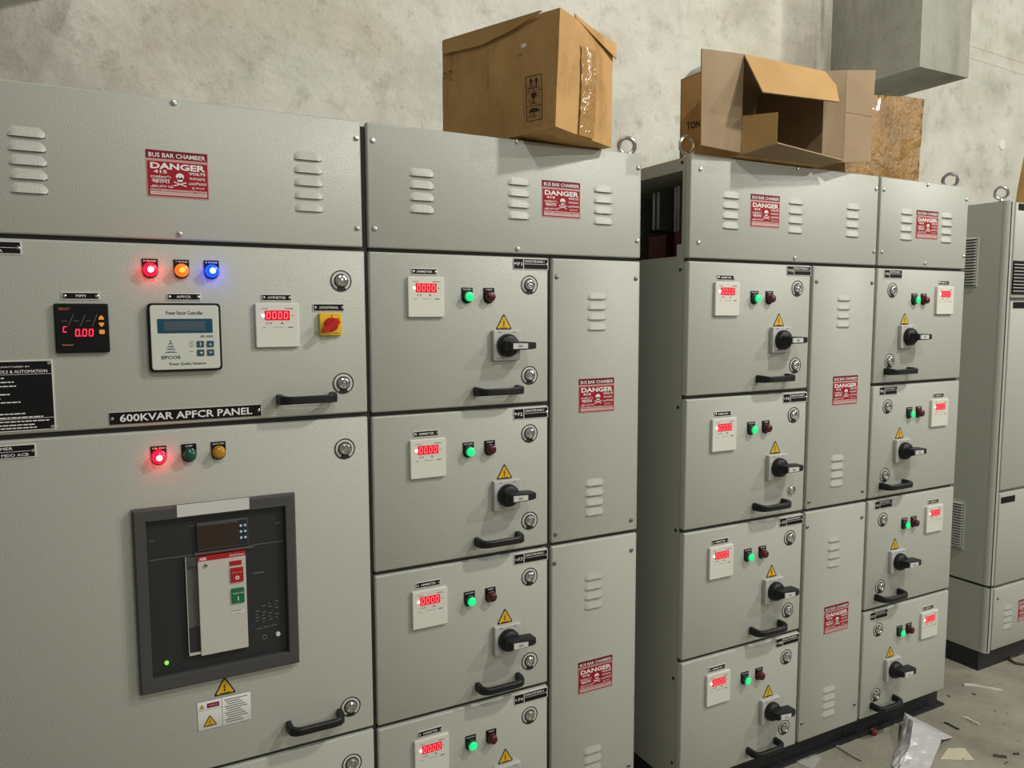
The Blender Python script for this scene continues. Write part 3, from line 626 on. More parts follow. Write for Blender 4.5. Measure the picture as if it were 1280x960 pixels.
o = MB(); o.plate(0.1640, 0.2720, 1.0060, 1.0690, yb-0.008, yb, 'frame_grey', r=0.002, c=0.0015); o.plate(0.1665, 0.2500, 1.0100, 1.0620, yb-0.0088, yb, 'screen_brown', r=0.001, c=0.0004); o.plate(0.2515, 0.2700, 1.0095, 1.0660, yb-0.0090, yb, 'keypad_navy', r=0.001, c=0.0004); o.box(0.158, 0.282, yb-0.009, yb, 0.9985, 1.0035, 'breaker_seam'); put('trip_unit', o, br, (0, 0, 0))
o = MB()
for kx in (0.2560, 0.2650):
    for kz in (1.0530, 1.0395, 1.0255): o.lathe([(0.0030, 0.008), (0.0028, 0.0105), (0.001, 0.011)], 'key_pale', (kx, yb, kz), n=10)
put('trip_unit_keys', o, br, (0, 0, 0))
o = MB(); o.box(0.1385, 0.1398, yb-0.010, yb, 0.7760, 0.9960, 'breaker_white'); o.box(0.1398, 0.1630, yb-0.003, yb, 0.780, 0.9960, 'breaker_seam'); o.box(0.1398, 0.1630, yb-0.006, yb-0.003, 0.780, 0.835, 'breaker_dark'); o.box(0.1385, 0.1630, yb-0.010, yb, 0.7745, 0.7790, 'breaker_white'); o.box(0.1400, 0.1625, yb-0.009, yb-0.003, 0.975, 0.9955, 'frame_grey'); put('charging_lever_slot', o, br, (0, 0, 0))
o = MB(); o.plate(0.1630, 0.2635, 0.7700, 0.9945, yb-0.012, yb, 'breaker_white', r=0.001, c=0.001); put('operating_panel', o, br, (0, 0, 0), label='cream operating panel of the breaker')
o = MB(); o.plate(0.1632, 0.2633, 0.9845, 0.9950, yb-0.0126, yb, 'button_red', r=0.0005, c=0.0003); o.plate(0.2290, 0.2545, 0.9650, 0.9755, yb-0.0135, yb, 'button_red', r=0.0005, c=0.0003); put('red_band', o, br, (0, 0, 0))
o = MB(); yy = yb-0.0130
o.text('ABB', 0.1660, 0.1810, 0.9865, 0.9930, yy, 'print_white', 0.03); o.text('SACE Emax', 0.2290, 0.2610, 0.9870, 0.9915, yy, 'print_white', 0.01)
yy = yb-0.0128; o.rect(0.2300, 0.2560, 0.8555, 0.8600, yy, 'print_white'); o.rect(0.2310, 0.2520, 0.8590, 0.8606, yy-0.0002, 'print_grey')
yy = yb-0.0006
for i, xx in enumerate((0.283, 0.298, 0.312, 0.327)):
    for k in range(6):
        if (i*7+k*3) % 5: o.rect(xx, xx+0.005+0.003*((i+k) % 2), 0.852-k*0.0075+0.003*i, 0.854-k*0.0075+0.003*i, yy, 'print_grey')
for k in range(3): o.rect(0.284+0.016*k, 0.297+0.016*k, 0.803+0.001*k, 0.805+0.001*k, yy, 'print_grey')
put('panel_lettering', o, br, (0, 0, 0))
o = MB(); o.plate(0.2305, 0.2575, 0.9265, 0.9600, yb-0.0155, yb-0.011, 'button_red', r=0.001, c=0.0006); o.ringflat(0.0022, 0.0044, yb-0.0162, 'print_white', (0.2440, 0.9370), n=16); o.text('PUSH OFF', 0.2330, 0.2550, 0.9480, 0.9505, yb-0.0160, 'print_pale', 0.005); put('off_button', o, br, (0, 0, 0), label='red push off button')
o = MB(); o.plate(0.2310, 0.2580, 0.8780, 0.9125, yb-0.0155, yb-0.011, 'button_green', r=0.001, c=0.0006); o.rect(0.2434, 0.2454, 0.8840, 0.8940, yb-0.0162, 'print_white'); o.text('PUSH ON', 0.2340, 0.2555, 0.8995, 0.9030, yb-0.0160, 'print_white', 0.005); put('on_button', o, br, (0, 0, 0), label='green push on button')
o = MB(); o.lathe([(0.0040, 0.012), (0.0036, 0.0145), (0.0012, 0.0135)], 'steel_dark', (0.1790, yb, 0.9735), n=12); put('panel_screw', o, br, (0, 0, 0))
o = MB(); o.lathe([(0.0046, 0.0), (0.0042, 0.004), (0.0015, 0.005)], 'lime_led', (0.0930, yb, 0.7660), n=14); put('green_indicator', o, br, (0, 0, 0), label='small lit green indicator')
o = MB(); o.lathe([(0.0056, 0.0), (0.0056, 0.004), (0.0040, 0.006)], 'label_silver', (0.3310, yb, 0.7830), n=14); o.ringflat(0.004, 0.0055, yb-0.0012, 'print_grey', (0.3010, 0.7815), n=14); put('key_lock', o, br, (0, 0, 0))
# stickers under the window
put('warning_triangle', TRI, c1, (0.2110, 0, 0.6845), label='yellow high voltage warning triangle')
o = MB(); o.fixn = False; o.plate(-0.0583, 0.0583, -0.0340, 0.0340, -0.0006, 0, 'print_grey', r=0.0005, c=0.0001); o.plate(-0.0575, 0.0575, -0.0332, 0.0332, -0.0009, 0, 'print_white', r=0.0005, c=0.0001); wl = put('warning_label', o, c1, (0.2088, 0, 0.6240), label='white warning label with yellow triangles and small print')
o = MB(); o.fixn = False; tri_geo(o, 0.030, 0.026, -0.032, -0.013, -0.0010); tri_geo(o, 0.011, 0.010, -0.048, 0.0225, -0.0010, 'warn_yellow'); o.plate(-0.037, -0.011, 0.0165, 0.0270, -0.0014, -0.0008, 'sign_maroon', r=0.0003, c=0.0001); o.text('WARNING', -0.034, -0.014, 0.0200, 0.0240, -0.0018, 'print_pale', 0.01)
o.rect(-0.0055, -0.0048, -0.033, 0.033, -0.0013, 'print_grey'); o.rect(-0.057, -0.0055, 0.0125, 0.0132, -0.0013, 'print_grey')
for k in range(11): o.rect(0.000+0.003*(k % 3), 0.050-0.005*((k*7) % 4), 0.0255-k*0.0053, 0.0275-k*0.0053, -0.0013, 'print_grey')
put('label_print', o, wl, (0.2088, 0, 0.6240))

# ------------------------------------------------------------------ cabinets with feeder doors
def feeder_cabinet(name, label, x0, yf, first, sign_x, lou, scr, signs_v, jits, plain_k=None, lou_v2=True):
    x1 = x0+0.8032; r = thing(name, label, 'cabinet', ((x0+x1)/2, yf+0.4, 0), 'light grey electrical cabinets')
    cv = door(r, x0, x1, ZC, ZT, yf, 'bus_bar_cover')
    for lx in lou: louvers(cv, lx, 1.8690, 4, 0.0290, yf)
    sign(r, sign_x, yf, 1.8300); screws(cv, scr, yf)
    for k in range(4): feeder(r, x0, k, yf, first+k, jits[k], plainlock=(k == plain_k))
    xv0, xv1 = x0+0.5087, x1-0.0005
    vu = door(r, xv0, xv1, DB-PITCH, DT, yf, 'ventilated_cover'); vl = door(r, xv0, xv1, DB-3*PITCH, DT-2*PITCH, yf, 'ventilated_cover')
    xl = x0+0.654
    louvers(vu, xl, 1.5755, 4, 0.0285, yf); louvers(vu, xl-0.004, 1.0485, 4, 0.0285, yf); louvers(vl, xl-0.004, 0.7745, 4, 0.0285, yf); louvers(vl, xl-0.004, 0.2500, 4, 0.0285, yf)
    sign(r, signs_v[0][0], yf, signs_v[0][1]); sign(r, signs_v[1][0], yf, signs_v[1][1])
    screws(vu, [(xv0+0.014, 1.6245), (xv1-0.015, 1.6250), (xv0+0.012, 0.9130), (xv1-0.022, 0.9200)], yf, True); screws(vl, [(xv0+0.009, 0.8310), (xv1-0.020, 0.8290), (xv0+0.012, 0.16), (xv1-0.02, 0.16)], yf, True)
    zz = [((ZC+DT)/2, x0+0.002, x1-0.004)]+[(DB-PITCH*k-0.0054, x0+0.002, x0+0.4952) for k in range(3)]+[(DB-PITCH-0.0054, xv0, x1-0.004)]
    gaskets(r, [(x0+0.502, 0.10, DT)], zz, yf)
    return r
c2 = feeder_cabinet('switchgear_cabinet', 'grey cabinet of feeder doors beside the breaker cabinet, under the closed cardboard box', 0.5694, 0.0, 1, 1.1055, (0.7055, 0.9745, 1.2415),
    [(0.5838, 1.9325), (0.9705, 1.9685), (1.3610, 1.9355), (0.5845, 1.7282), (0.9715, 1.6945), (1.3600, 1.7315)], ((1.2245, 1.2960), (1.2275, 0.4760)), (0, -0.006, 0.003, 0.004))
carcass(c2, 0.5685, 1.3700, 0); plinth(c2, 0.5694, 1.3726, 0.06, 0.76)
YB = -0.0786; BX = 1.4847
c3 = feeder_cabinet('switchgear_cabinet', 'grey cabinet with an open bus bar chamber side, under the open cardboard box', BX, YB, 5, 1.7755, (1.6385, 1.9050, 2.1660),
    [(1.5190, 1.9325), (1.9090, 1.9665), (2.2740, 1.9320), (1.5170, 1.7270), (1.9060, 1.6945), (2.2760, 1.7275)], ((2.1595, 1.2710), (2.1570, 0.4940)), (0, -0.005, 0.003, 0.002), plain_k=1)
# carcass of sheet panels so that the chamber side stays open
b = MB(); yf = YB+DOORT; yk = YB+0.80; x0, x1 = BX+0.002, 2.2855
b.box(x0, x1, yf, yk, 0.085, 1.690, 'powder_coat'); b.box(x0, x1, yf, yk, 1.9320, ZT-0.006, 'powder_coat'); b.box(x0, x0+0.03, yf, yf+0.014, 1.690, 1.9320, 'powder_coat'); b.box(x1-0.03, x1, yf, yk, 1.690, 1.9320, 'powder_coat')
b.box(x0, x0+0.004, yf+0.014, yf+0.034, 1.690, 1.724, 'powder_coat'); b.box(x0+0.03, x1-0.03, yk-0.01, yk, 1.690, 1.9320, 'powder_coat'); b.box(x0+0.03, x1-0.03, yf, yf+0.004, 1.690, 1.932, 'powder_coat')
put('carcass', b, c3, (0, 0, 0))
plinth(c3, BX, 2.2863, YB+0.06, YB+0.76)
for k, (yy, xx, w_) in enumerate(((0.072, 1.575, 0.005), (0.092, 1.58, 0.005), (0.200, 1.60, 0.006), (0.222, 1.60, 0.006), (0.330, 1.60, 0.006))):
    b = MB(); b.box(-0.006, 0.60, -w_, w_, 1.795 if k > 1 else 1.775, 1.912, 'busbar'); put('bus_bar', b, c3, (xx, yy, 0))
for yy in (0.08, 0.21):
    b = MB(); b.box(0, 0.05, -0.045, 0.045, 1.692, 1.775, 'insulator_red'); put('bus_bar_support', b, c3, (1.60, yy, 0))
for zz in (1.955, 1.651, 1.25, 0.88, 0.42, 0.15):
    b = MB(); b.lathe([(0.006, 0.0005), (0.005, -0.001), (0.002, -0.001)], 'dark_slot', axis='x', n=12); put('side_hole', b, c3, (BX+0.002, YB+0.040, zz))
# narrow cabinet
NX = 2.3005
c4 = thing('switchgear_cabinet', 'narrow grey cabinet with locks on the left, at the right end of its row', 'cabinet', (NX+0.24, YB+0.4, 0), 'light grey electrical cabinets')
carcass(c4, 2.2890, NX+0.4795, YB); plinth(c4, 2.2890, NX+0.535, YB+0.06, YB+0.76)
cv = door(c4, NX, NX+0.4802, ZC, ZT, YB, 'bus_bar_cover'); louvers(cv, 2.4380, 1.8690, 4, 0.0285, YB); louvers(cv, 2.6600, 1.8690, 4, 0.0285, YB); sign(c4, 2.5490, YB, 1.8290)
screws(cv, [(2.3145, 1.9320), (2.5430, 1.9655), (2.7660, 1.9300), (2.3160, 1.7285), (2.5470, 1.6965), (2.7690, 1.7285)], YB)
for k in range(4): feeder(c4, NX, k, YB, 9+k, (0.002, -0.004, 0.003, 0)[k], mirror=True)
gaskets(c4, [(2.2960, 0.10, 1.965)], [((ZC+DT)/2, NX+0.002, NX+0.477)]+[(DB-PITCH*k-0.0054, NX+0.002, NX+0.477) for k in range(3)], YB)
put('eye_bolt', EYE, c2, (1.3600, 0.055, ZT-0.008), rotz=math.radians(-20)); put('eye_bolt', EYE, c3, (1.5100, YB+0.045, ZT-0.008), rotz=math.radians(-12)); put('eye_bolt', EYE, c4, (2.7600, YB+0.060, ZT-0.008), rotz=math.radians(-52))

# ------------------------------------------------------------------ far cabinet at the right edge
x5, y5 = 3.2390, 0.031
c5 = thing('switchgear_cabinet', 'grey cabinet at the right edge of the photo, standing apart on a black plinth', 'cabinet', (3.64, 0.45, 0), 'light grey electrical cabinets')
b = MB(); b.box(x5, 4.04, y5+0.026, 0.95, 0.380, ZT, 'powder_coat'); b.box(x5, 4.04, y5+0.026, 0.95, 0.085, 0.368, 'powder_coat'); b.box(x5+0.006, 4.034, y5+0.03, 0.94, 0.36, 0.39, 'gasket'); put('carcass', b, c5, (0, 0, 0))
b = MB()
for zz0, zz1 in ((0.085, 0.368), (0.380, ZT)):
    b.rings([[(x5-0.001+0.020*(1-math.cos(a)), y5+0.001+0.020*(1-math.sin(a)), z) for a in [math.radians(q) for q in range(0, 91, 15)]]+[(x5+0.027, y5+0.001, z), (x5+0.027, y5+0.026, z), (x5-0.001, y5+0.026, z)] for z in (zz0, zz1)], 'powder_coat')
put('corner_post', b, c5, (0, 0, 0))
b = MB(); b.box(x5+0.0095, x5+0.0125, y5+0.0005, y5+0.012, 0.09, ZT-0.005, 'gasket'); b.box(x5+0.0272, x5+0.036, y5+0.006, y5+0.026, 0.09, ZT-0.005, 'gasket'); put('door_seal', b, c5, (0, 0, 0))
for (z0, z1) in ((1.585, 1.968), (0.786, 1.572), (0.375, 0.772), (0.092, 0.361)): door(c5, x5+0.0375, 4.035, z0, z1, y5)
b = MB(); b.box(x5, 4.04, y5+0.030, 0.94, 0.0, 0.084, 'plinth_black'); put('plinth', b, c5, (0, 0, 0))
for zt, n in ((1.838, 17), (0.712, 17)):
    b = MB(); b.box(-0.006, 0, 0.085, 0.31, zt-0.205, zt+0.005, 'powder_coat')
    pan = put('vent_panel', b, c5, (x5, 0.065, 0))
    for k in range(n):
        s = MB(); s.rings([[(-0.006, 0.092, 0), (-0.006, 0.092, -0.007), (-0.013, 0.092, -0.007)], [(-0.006, 0.30, 0), (-0.006, 0.30, -0.007), (-0.013, 0.30, -0.007)]], 'powder_coat')
        s.box(-0.0062, -0.0005, 0.092, 0.30, -0.0115, -0.0072, 'dark_slot'); put('vent_slat', s, pan, (x5, 0.065, zt-k*0.0118))
b = MB(); b.plate(-0.15, 0.15, -0.068, 0.068, -0.004, 0, 'plate_black', r=0.002, c=0.001)
for k in range(9): b.rect(-0.147, 0.147, -0.056+k*0.0135, -0.0535+k*0.0135, -0.0044, 'plate_edge')
put('ruled_black_plate', b, c5, (3.427, y5, 1.667), label='black plate with pale ruled lines')
b = MB(); b.plate(-0.05, 0.05, -0.013, 0.013, -0.002, 0, 'plate_black', r=0.001, c=0.0004); PL5 = b.mesh('nameplate')
for xx, zz in ((3.342, 1.951), (3.342, 1.5555), (3.335, 0.742)): put('nameplate', PL5, c5, (xx, y5, zz))
for k in range(4): put('louver', LOUVER, c5, (3.385, y5, 0.268-k*0.0285))
sign(c5, 3.520, y5, 0.232)
put('eye_bolt', EYE, c5, (3.2620, 0.085, ZT-0.004), rotz=math.radians(-52))
put('cover_screw', SCREWD, c5, (3.2785+0.022, y5, 0.318))

# ------------------------------------------------------------------ cardboard boxes
def hexa(b, bot, top, m, n=10, bulge=0.004, seed=0, mats=None, amp=0.0, freq=6):
    """softly crumpled box from four bottom and four top corners (ccw from above)"""
    Bo = [Vector(p) for p in bot]; To = [Vector(p) for p in top]; cen = sum(Bo+To, Vector())/8
    def quad(A, B_, C_, D, mm):
        base = len(b.v)
        nrm = (B_-A).cross(D-A).normalized()
        for j in range(n+1):
            for i in range(n+1):
                u, v = i/n, j/n; p = (A*(1-u)+B_*u)*(1-v)+(D*(1-u)+C_*u)*v
                e = math.sin(PI*u)*math.sin(PI*v)
                d = noise.noise(p*freq+Vector((seed*3.1, 0, 0)))*amp
                b.v.append(tuple(p+nrm*(bulge*e)+Vector((noise.noise(p*freq+Vector((9+seed, 4, 1))), noise.noise(p*freq+Vector((2, 7+seed, 5))), 0.6*noise.noise(p*freq+Vector((5, 1, 8+seed)))))*amp))
        for j in range(n):
            for i in range(n):
                a = base+j*(n+1)+i; b.face((a, a+1, a+n+2, a+n+1), mm)
    mm = mats or [m]*6
    for k in range(4):
        j = (k+1) % 4; quad(Bo[k], Bo[j], To[j], To[k], mm[k])
    quad(To[0], To[1], To[2], To[3], mm[4]); quad(Bo[3], Bo[2], Bo[1], Bo[0], mm[5])
# closed box on the second cabinet
nb = Vector((1.020, -0.110, 1.990)); rb = Vector((1.247, -0.027, ZT+0.001)); lb = Vector((0.880, 0.273, ZT+0.001)); fb = lb+rb-nb; fb.z = ZT+0.001
H1 = 0.285
box1 = thing('cardboard_box', 'closed brown cardboard box with arrow, glass and umbrella symbols and a strip of tape', 'box', (1.06, 0.12, ZT))
b = MB(); tops = [nb+Vector((0.010, -0.004, H1)), rb+Vector((0.006, 0, 0.272)), fb+Vector((0, 0, 0.305)), lb+Vector((0, 0, 0.312))]
nn = 12
cols = [nb, rb, fb, lb]
hexa(b, [nb, rb, fb, lb], tops, 'cardboard', n=12, bulge=0.006, seed=1, amp=0.0022, freq=9); put('box_body', b, box1, (0, 0, 0))
# tangent frames of the two faces in view
def face_frame(a, c):
    u = (c-a); L = Vector((u.x, u.y, 0)).length; u = Vector((u.x, u.y, 0)).normalized(); nr = Vector((u.y, -u.x, 0)); return a, u, nr, L
def on_face(fr, s, z, out): a, u, nr, L = fr; p = Vector((a.x, a.y, 0))+u*(s*L)+nr*out; return Vector((p.x, p.y, z))
FR = face_frame(nb, rb); FL_ = face_frame(nb, lb)
nl = Vector((-FL_[1].y, FL_[1].x, 0)); nl = nl if nl.x < 0 else -nl; FL_ = (FL_[0], FL_[1], nl, FL_[3])
def bulge_at(s, z): return 0.0085*math.sin(PI*min(max(s, 0), 1))*math.sin(PI*min(max((z-1.98)/0.30, 0), 1))+0.0028
# top flap fold hanging a little over the right hand face
b = MB(); pts = [on_face(FR, s, z, o_) for s, z, o_ in ((0.30, 2.2700, 0.006), (1.02, 2.2080, 0.012), (1.03, 2.2480, 0.010), (0.60, 2.2620, 0.006), (0.30, 2.2790, 0.004))]; b.panel(pts, 0.003, 'cardboard'); put('top_flap', b, box1, (0, 0, 0))
b = MB(); pts = [on_face(FL_, s, z, o_) for s, z, o_ in ((0.985, 2.2500, 0.0045), (0.62, 2.2400, 0.0055), (0.36, 2.2520, 0.0050), (0.10, 2.2755, 0.003), (0.12, 2.2785, 0.003), (0.985, 2.2885, 0.003))]; b.panel(pts, 0.0015, 'cardboard_flap'); put('top_flap', b, box1, (0, 0, 0))
# clear tape strip
b = MB(); nz_, ns = 26, 6; base = len(b.v)
for j in range(nz_+1):
    z = 1.983+(2.205-1.983)*j/nz_
    for i in range(ns+1):
        s = 0.375+0.27*i/ns+0.014*noise.noise(Vector((z*40, i, 3)))
        o_ = bulge_at(s, z)+0.0015+0.0018*noise.noise(Vector((z*70, i*1.3, 1)))
        b.v.append(tuple(on_face(FR, s, z, o_)))
for j in range(nz_):
    for i in range(ns): a = base+j*(ns+1)+i; b.face((a, a+1, a+ns+2, a+ns+1), 'tape_film')
put('tape_strip', b, box1, (0, 0, 0), label='shiny wrinkled packing tape')
# printed handling symbols (s runs away from the near corner)
b = MB(); b.fixn = False
def sym(pts): b.add([tuple(on_face(FL_, s, z, bulge_at(s, z)+0.0035)) for s, z in pts], [tuple(range(len(pts)))], 'box_ink')
SL, SR, Z0, Z1 = 0.218, 0.090, 2.0120, 2.1235
def q(u, v): return (SL+(SR-SL)*u, Z0+(Z1-Z0)*v)
def bar(u0, v0, u1, v1): sym([q(u0, v0), q(u1, v0), q(u1, v1), q(u0, v1)])
for u0, v0, u1, v1 in ((0, 0, 0.05, 1), (0.95, 0, 1, 1), (0, 0, 1, 0.02), (0, 0.98, 1, 1), (0, 0.325, 1, 0.34), (0, 0.655, 1, 0.67)): bar(u0, v0, u1, v1)
for c in (0.34, 0.66): bar(c-0.045, 0.74, c+0.045, 0.88); sym([q(c-0.13, 0.865), q(c+0.13, 0.865), q(c, 0.955)])
bar(0.20, 0.71, 0.80, 0.73)
sym([q(0.32, 0.62), q(0.34, 0.53), q(0.45, 0.49), q(0.55, 0.49), q(0.66, 0.53), q(0.68, 0.62)]); bar(0.47, 0.40, 0.53, 0.50); bar(0.34, 0.375, 0.66, 0.40)
sym([q(0.18, 0.19)]+[q(0.5-0.32*math.cos(math.radians(a)), 0.19+0.095*math.sin(math.radians(a))) for a in range(15, 180, 15)]+[q(0.82, 0.19)]); bar(0.48, 0.05, 0.52, 0.20)
put('handling_symbols', b, box1, (0, 0, 0), label='printed arrows, glass and umbrella')
b = MB(); b.fixn = False
def stroke(p, w=0.0045):
    for (s0, z0), (s1, z1) in zip(p, p[1:]): sym_ = [(s0, z0-w/2), (s1, z1-w/2), (s1, z1+w/2), (s0, z0+w/2)]; b.add([tuple(on_face(FL_, s, z, bulge_at(s, z)+0.004)) for s, z in sym_], [(0, 1, 2, 3)], 'box_ink')
stroke([(0.965, 2.192), (0.945, 2.196), (0.945, 2.186), (0.962, 2.180)]); stroke([(0.935, 2.178), (0.915, 2.198)]); stroke([(0.905, 2.196), (0.885, 2.193), (0.900, 2.182), (0.895, 2.170), (0.882, 2.174)]); put('pen_scribble', b, box1, (0, 0, 0))
b = MB(); b.fixn = False; pp = [on_face(FL_, 0.234+0.022*math.cos(k*PI/4)*(1+0.3*(k % 2)), 2.203+0.0055*math.sin(k*PI/4), bulge_at(0.234, 2.203)+0.004) for k in range(8)]; b.add([tuple(p) for p in pp], [tuple(range(8))], 'foam_white'); put('torn_spot', b, box1, (0, 0, 0))

# open box lying on its side on the third cabinet
ob = thing('cardboard_box', 'open cardboard box printed TON lying on its side with splayed flaps', 'box', (1.82, 0.0, ZT))
mx0, mx1, my, mz0, mz1 = 1.650, 1.990, -0.100, ZT+0.006, 2.261
bA, bB, bC, bD = (mx0, my), (mx1, my), (1.950, 0.132), (1.604, 0.112)
def wallp(p, q_, m1, m2, zt0, zt1): b = MB(); b.panel([(*p, mz0), (*q_, mz0), (*q_, zt1), (*p, zt0)], 0.004, m1, m2); return b
t = 0.004; zb_ = 2.240
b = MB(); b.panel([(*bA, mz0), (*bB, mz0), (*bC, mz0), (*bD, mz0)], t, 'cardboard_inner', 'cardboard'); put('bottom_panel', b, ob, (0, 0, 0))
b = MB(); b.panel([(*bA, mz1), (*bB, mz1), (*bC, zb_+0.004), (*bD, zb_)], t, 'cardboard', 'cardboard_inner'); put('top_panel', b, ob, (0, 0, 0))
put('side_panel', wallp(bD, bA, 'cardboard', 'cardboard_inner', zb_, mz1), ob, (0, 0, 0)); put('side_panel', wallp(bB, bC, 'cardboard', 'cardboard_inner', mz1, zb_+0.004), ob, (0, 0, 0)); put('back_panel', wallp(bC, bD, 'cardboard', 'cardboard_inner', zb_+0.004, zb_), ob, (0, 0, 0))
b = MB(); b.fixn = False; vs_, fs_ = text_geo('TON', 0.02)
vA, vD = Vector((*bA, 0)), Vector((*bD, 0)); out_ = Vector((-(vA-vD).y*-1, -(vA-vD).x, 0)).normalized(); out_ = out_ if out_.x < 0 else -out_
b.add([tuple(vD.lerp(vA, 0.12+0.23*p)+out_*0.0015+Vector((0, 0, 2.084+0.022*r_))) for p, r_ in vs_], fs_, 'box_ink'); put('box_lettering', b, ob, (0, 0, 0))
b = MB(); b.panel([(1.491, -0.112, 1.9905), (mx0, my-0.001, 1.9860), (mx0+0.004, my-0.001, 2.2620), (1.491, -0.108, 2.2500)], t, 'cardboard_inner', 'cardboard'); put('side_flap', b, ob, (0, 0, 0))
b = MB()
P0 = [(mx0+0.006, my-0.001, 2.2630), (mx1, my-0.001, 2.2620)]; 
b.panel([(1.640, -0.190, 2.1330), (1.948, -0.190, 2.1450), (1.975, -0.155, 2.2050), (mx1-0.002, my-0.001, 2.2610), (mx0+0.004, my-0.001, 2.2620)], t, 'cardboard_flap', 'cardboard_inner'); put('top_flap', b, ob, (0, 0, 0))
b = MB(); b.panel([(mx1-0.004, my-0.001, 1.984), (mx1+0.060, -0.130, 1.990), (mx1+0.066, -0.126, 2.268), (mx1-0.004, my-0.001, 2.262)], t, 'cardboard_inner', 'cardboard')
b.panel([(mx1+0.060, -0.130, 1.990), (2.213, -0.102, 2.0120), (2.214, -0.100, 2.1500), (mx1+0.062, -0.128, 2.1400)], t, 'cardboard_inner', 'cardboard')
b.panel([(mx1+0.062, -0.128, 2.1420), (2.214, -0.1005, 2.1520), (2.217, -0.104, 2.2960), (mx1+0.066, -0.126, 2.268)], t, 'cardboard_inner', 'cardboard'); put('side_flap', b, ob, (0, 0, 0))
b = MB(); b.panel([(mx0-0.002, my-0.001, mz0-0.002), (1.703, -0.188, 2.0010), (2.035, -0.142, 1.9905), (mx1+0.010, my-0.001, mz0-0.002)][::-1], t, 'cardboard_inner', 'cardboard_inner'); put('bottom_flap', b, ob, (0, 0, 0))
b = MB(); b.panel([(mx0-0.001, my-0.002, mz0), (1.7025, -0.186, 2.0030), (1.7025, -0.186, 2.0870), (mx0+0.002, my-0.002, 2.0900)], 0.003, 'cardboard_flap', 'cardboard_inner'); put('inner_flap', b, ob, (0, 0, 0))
b = MB(); hexa(b, [(1.620, 0.045, 2.2475), (1.70, 0.045, 2.2475), (1.70, 0.115, 2.246), (1.620, 0.115, 2.246)], [(1.635, 0.055, 2.272), (1.69, 0.055, 2.278), (1.69, 0.105, 2.278), (1.635, 0.105, 2.268)], 'foam_white', n=5, seed=6, amp=0.004, freq=20); tag(put('foam_lump', b), 'white foam lump on top of the open cardboard box', 'packing foam')
# film wrapped box
fw = thing('cardboard_box', 'brown box wrapped in shiny crinkled tape at the right end of the row', 'box', (2.46, 0.20, ZT))
b = MB(); hexa(b, [(2.245, 0.020, ZT), (2.632, 0.020, ZT), (2.632, 0.38, ZT), (2.245, 0.38, ZT)], [(2.240, 0.026, 2.262), (2.648, 0.024, 2.293), (2.64, 0.38, 2.295), (2.240, 0.38, 2.27)], 'film_wrap', n=22, bulge=0.008, seed=9, amp=0.005, freq=13); put('box_body', b, fw, (0, 0, 0))
# brown sack-like carton on the far cabinet
b = MB(); hexa(b, [(3.615, 0.14, ZT), (3.95, 0.14, ZT), (3.95, 0.23, ZT), (3.615, 0.23, ZT)], [(3.655, 0.15, 2.210), (3.95, 0.15, 2.27), (3.95, 0.22, 2.27), (3.655, 0.22, 2.215)], 'cardboard', n=8, bulge=0.012, seed=12, amp=0.004); tag(put('cardboard_box', b), 'leaning brown carton cut off by the right edge, on top of the rightmost cabinet', 'box')

# ------------------------------------------------------------------ litter on the floor
def crumple(name, outline, m, label, cat, h=0.02, n=14, seed=0, group=None, lift=0.004, spike=None):
    """thin sheet over an outline polygon, fan grid with relief"""
    b = MB(); P = [Vector((x, y)) for x, y in outline]; c = sum(P, Vector((0, 0)))/len(P); K = len(P); rings = 6; sub = 4
    bd = []
    for i in range(K):
        for s in range(sub): bd.append(P[i].lerp(P[(i+1) % K], s/sub))
    top = []
    for r in range(1, rings+1):
        f = r/rings; top.append([])
        for p in bd:
            q2 = c.lerp(p, f); z = lift+h*abs(noise.noise(Vector((q2.x*17, q2.y*17, seed))))*(1.25-f*0.5)
            if spike: z += spike[2]*max(0, 1-(q2-Vector(spike[:2])).length/spike[3])
            top[-1].append((q2.x, q2.y, z))
    i0 = len(b.v); b.v.append((c.x, c.y, lift+h*0.5+(spike[2]*max(0, 1-(c-Vector(spike[:2])).length/spike[3]) if spike else 0)))
    nB = len(bd)
    for r in top: b.v += r
    for i in range(nB): b.face((i0, i0+1+i, i0+1+(i+1) % nB), m)
    for r in range(rings-1):
        for i in range(nB): a = i0+1+r*nB; b.face((a+i, a+nB+i, a+nB+(i+1) % nB, a+(i+1) % nB), m)
    # underside
    base = len(b.v); b.v += [(p.x, p.y, 0.0005) for p in bd]; last = i0+1+(rings-1)*nB
    for i in range(nB): b.face((last+i, base+i, base+(i+1) % nB, last+(i+1) % nB), m)
    b.face([base+i for i in range(nB)][::-1], m)
    o = put(name, b); tag(o, label, cat, group); return o
V_ = [(2.565, -0.068, 0.050), (2.515, -0.135, 0.066), (2.640, -0.208, 0.008), (2.548, -0.222, 0.030), (2.405, -0.200, 0.040), (2.300, -0.205, 0.008), (2.250, -0.262, 0.008), (2.390, -0.285, 0.008), (2.44, -0.135, 0.012)]
bm = bmesh.new(); vv = [bm.verts.new(p) for p in V_]
for f in ((0, 1, 2), (1, 3, 2), (0, 8, 1), (8, 4, 1), (1, 4, 3), (8, 5, 4), (5, 6, 4), (6, 7, 4), (4, 7, 3)): bm.faces.new([vv[i] for i in f])
bmesh.ops.recalc_face_normals(bm, faces=bm.faces)
bmesh.ops.subdivide_edges(bm, edges=bm.edges, cuts=3, use_grid_fill=True)
for v in bm.verts: v.co.z = max(0.003, v.co.z+0.007*noise.noise(v.co*38)+0.004*noise.noise(v.co*90))
bmesh.ops.solidify(bm, geom=bm.faces[:], thickness=0.0012)
me = bpy.data.meshes.new('plastic_sheet'); bm.to_mesh(me); bm.free(); me.materials.append(MATS['foil_sheet'])
zmin = min(v.co.z for v in me.vertices)
for v in me.vertices: v.co.z -= zmin
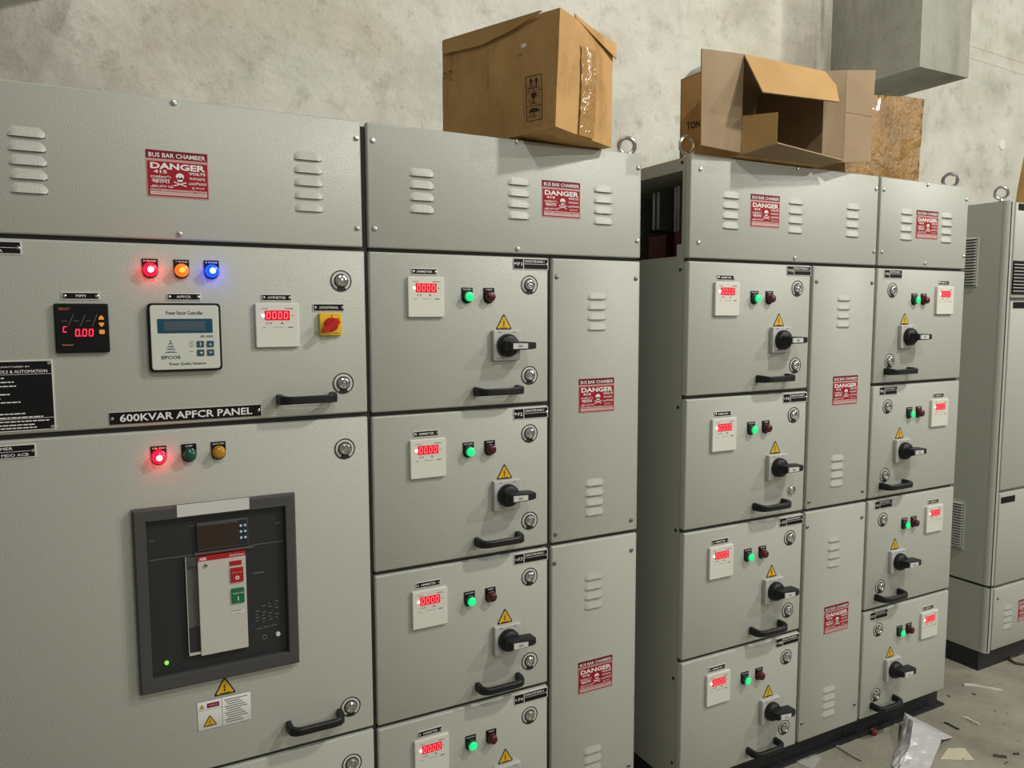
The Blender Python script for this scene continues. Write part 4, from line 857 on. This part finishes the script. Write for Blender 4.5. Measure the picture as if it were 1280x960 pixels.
tag(put('plastic_sheet', me), 'crumpled silvery plastic sheet on the floor', 'plastic sheet')
crumple('paper_scrap', [(2.468, -0.270), (2.556, -0.2416), (2.608, -0.2695), (2.565, -0.329)], 'paper_tan', 'flat tan paper scrap beside the silvery sheet', 'paper', h=0.003, seed=3, lift=0.002)
def strip(name, a, c, w, m, label, cat, h=0.006, bend=0.01, group=None):
    b = MB(); A = Vector((*a, 0)); C = Vector((*c, 0)); d = (C-A); nr = Vector((-d.y, d.x, 0)).normalized(); rg = []
    for k in range(7):
        f = k/6; p = A+d*f+nr*bend*math.sin(PI*f*1.6)+Vector((0, 0, 0.0008)); ww = w*(0.55+0.45*math.sin(PI*min(max(f, 0.08), 0.92))); rg.append([tuple(p-nr*ww/2), tuple(p+nr*ww/2), tuple(p+nr*ww*0.4+Vector((0, 0, h*(0.7+0.3*math.sin(f*9))))), tuple(p-nr*ww*0.4+Vector((0, 0, h)))])
    b.rings(rg, m); o = put(name, b); tag(o, label, cat, group); return o
strip('plastic_strip', (3.060, 0.012), (3.155, -0.085), 0.018, 'litter_white', 'white plastic strip on the floor in front of the far plinth', 'plastic strip', bend=0.008)
strip('plastic_strip', (2.806, -0.140), (2.812, -0.200), 0.012, 'litter_white', 'short white strip on open floor beyond the silvery sheet', 'plastic strip', bend=0.004)
strip('twig', (2.708, -0.130), (2.712, -0.186), 0.008, 'litter_dark', 'small dark stick lying beyond the silvery sheet', 'stick', bend=0.003)
strip('wood_strip', (2.2115, 0.000), (2.230, -0.150), 0.014, 'litter_wood', 'pale wooden strip poking out from under the middle plinth', 'wood strip', bend=0.006)
strip('debris_chip', (2.650, -0.345), (2.682, -0.368), 0.016, 'litter_dark', 'dark chip on the floor near the bottom right corner, larger of two', 'debris', bend=0.002)
strip('debris_chip', (2.722, -0.372), (2.738, -0.378), 0.009, 'litter_dark', 'tiny dark chip on the floor near the bottom right corner, smaller of two', 'debris', bend=0.001)
crumple('clear_film', [(2.02, -0.03), (2.12, -0.040), (2.11, -0.075), (2.03, -0.105)], 'clear_film', 'scrap of clear film by the plinth at the bottom edge', 'plastic film', h=0.012, seed=5)
b = MB(); b.lathe([(0.011, 0.0005), (0.0125, 0.004), (0.0125, 0.016), (0.010, 0.019), (0.004, 0.019)], 'cap_red', axis='z', n=16); tag(put('bottle_cap', b, loc=(2.4088, -0.0570, 0)), 'dull red plastic cap on the floor beside the plinth', 'cap')
b = MB(); b.tube([(3.60, 0.060, 0.006), (3.52, 0.068, 0.006), (3.457, 0.052, 0.006), (3.445, 0.020, 0.006), (3.475, -0.020, 0.006), (3.56, -0.045, 0.006)], 0.005, 'cable_brown', n=8); tag(put('cable_offcut', b), 'curved brown cable offcut on the floor at the right edge', 'cable')
rnd = random.Random(11)
for k in range(20):
    x, y = rnd.uniform(2.35, 3.6), rnd.uniform(-0.55, 0.0)
    a = rnd.uniform(0, PI); L = rnd.uniform(0.006, 0.022); mt = rnd.choice(['litter_white', 'litter_wood', 'litter_wood', 'litter_dark'])
    strip('floor_crumb', (x, y), (x+L*math.cos(a), y+L*math.sin(a)), rnd.uniform(0.003, 0.006), mt, 'small crumb of debris scattered on the floor', 'debris', h=0.003, bend=0.001, group='small debris scattered on the floor')
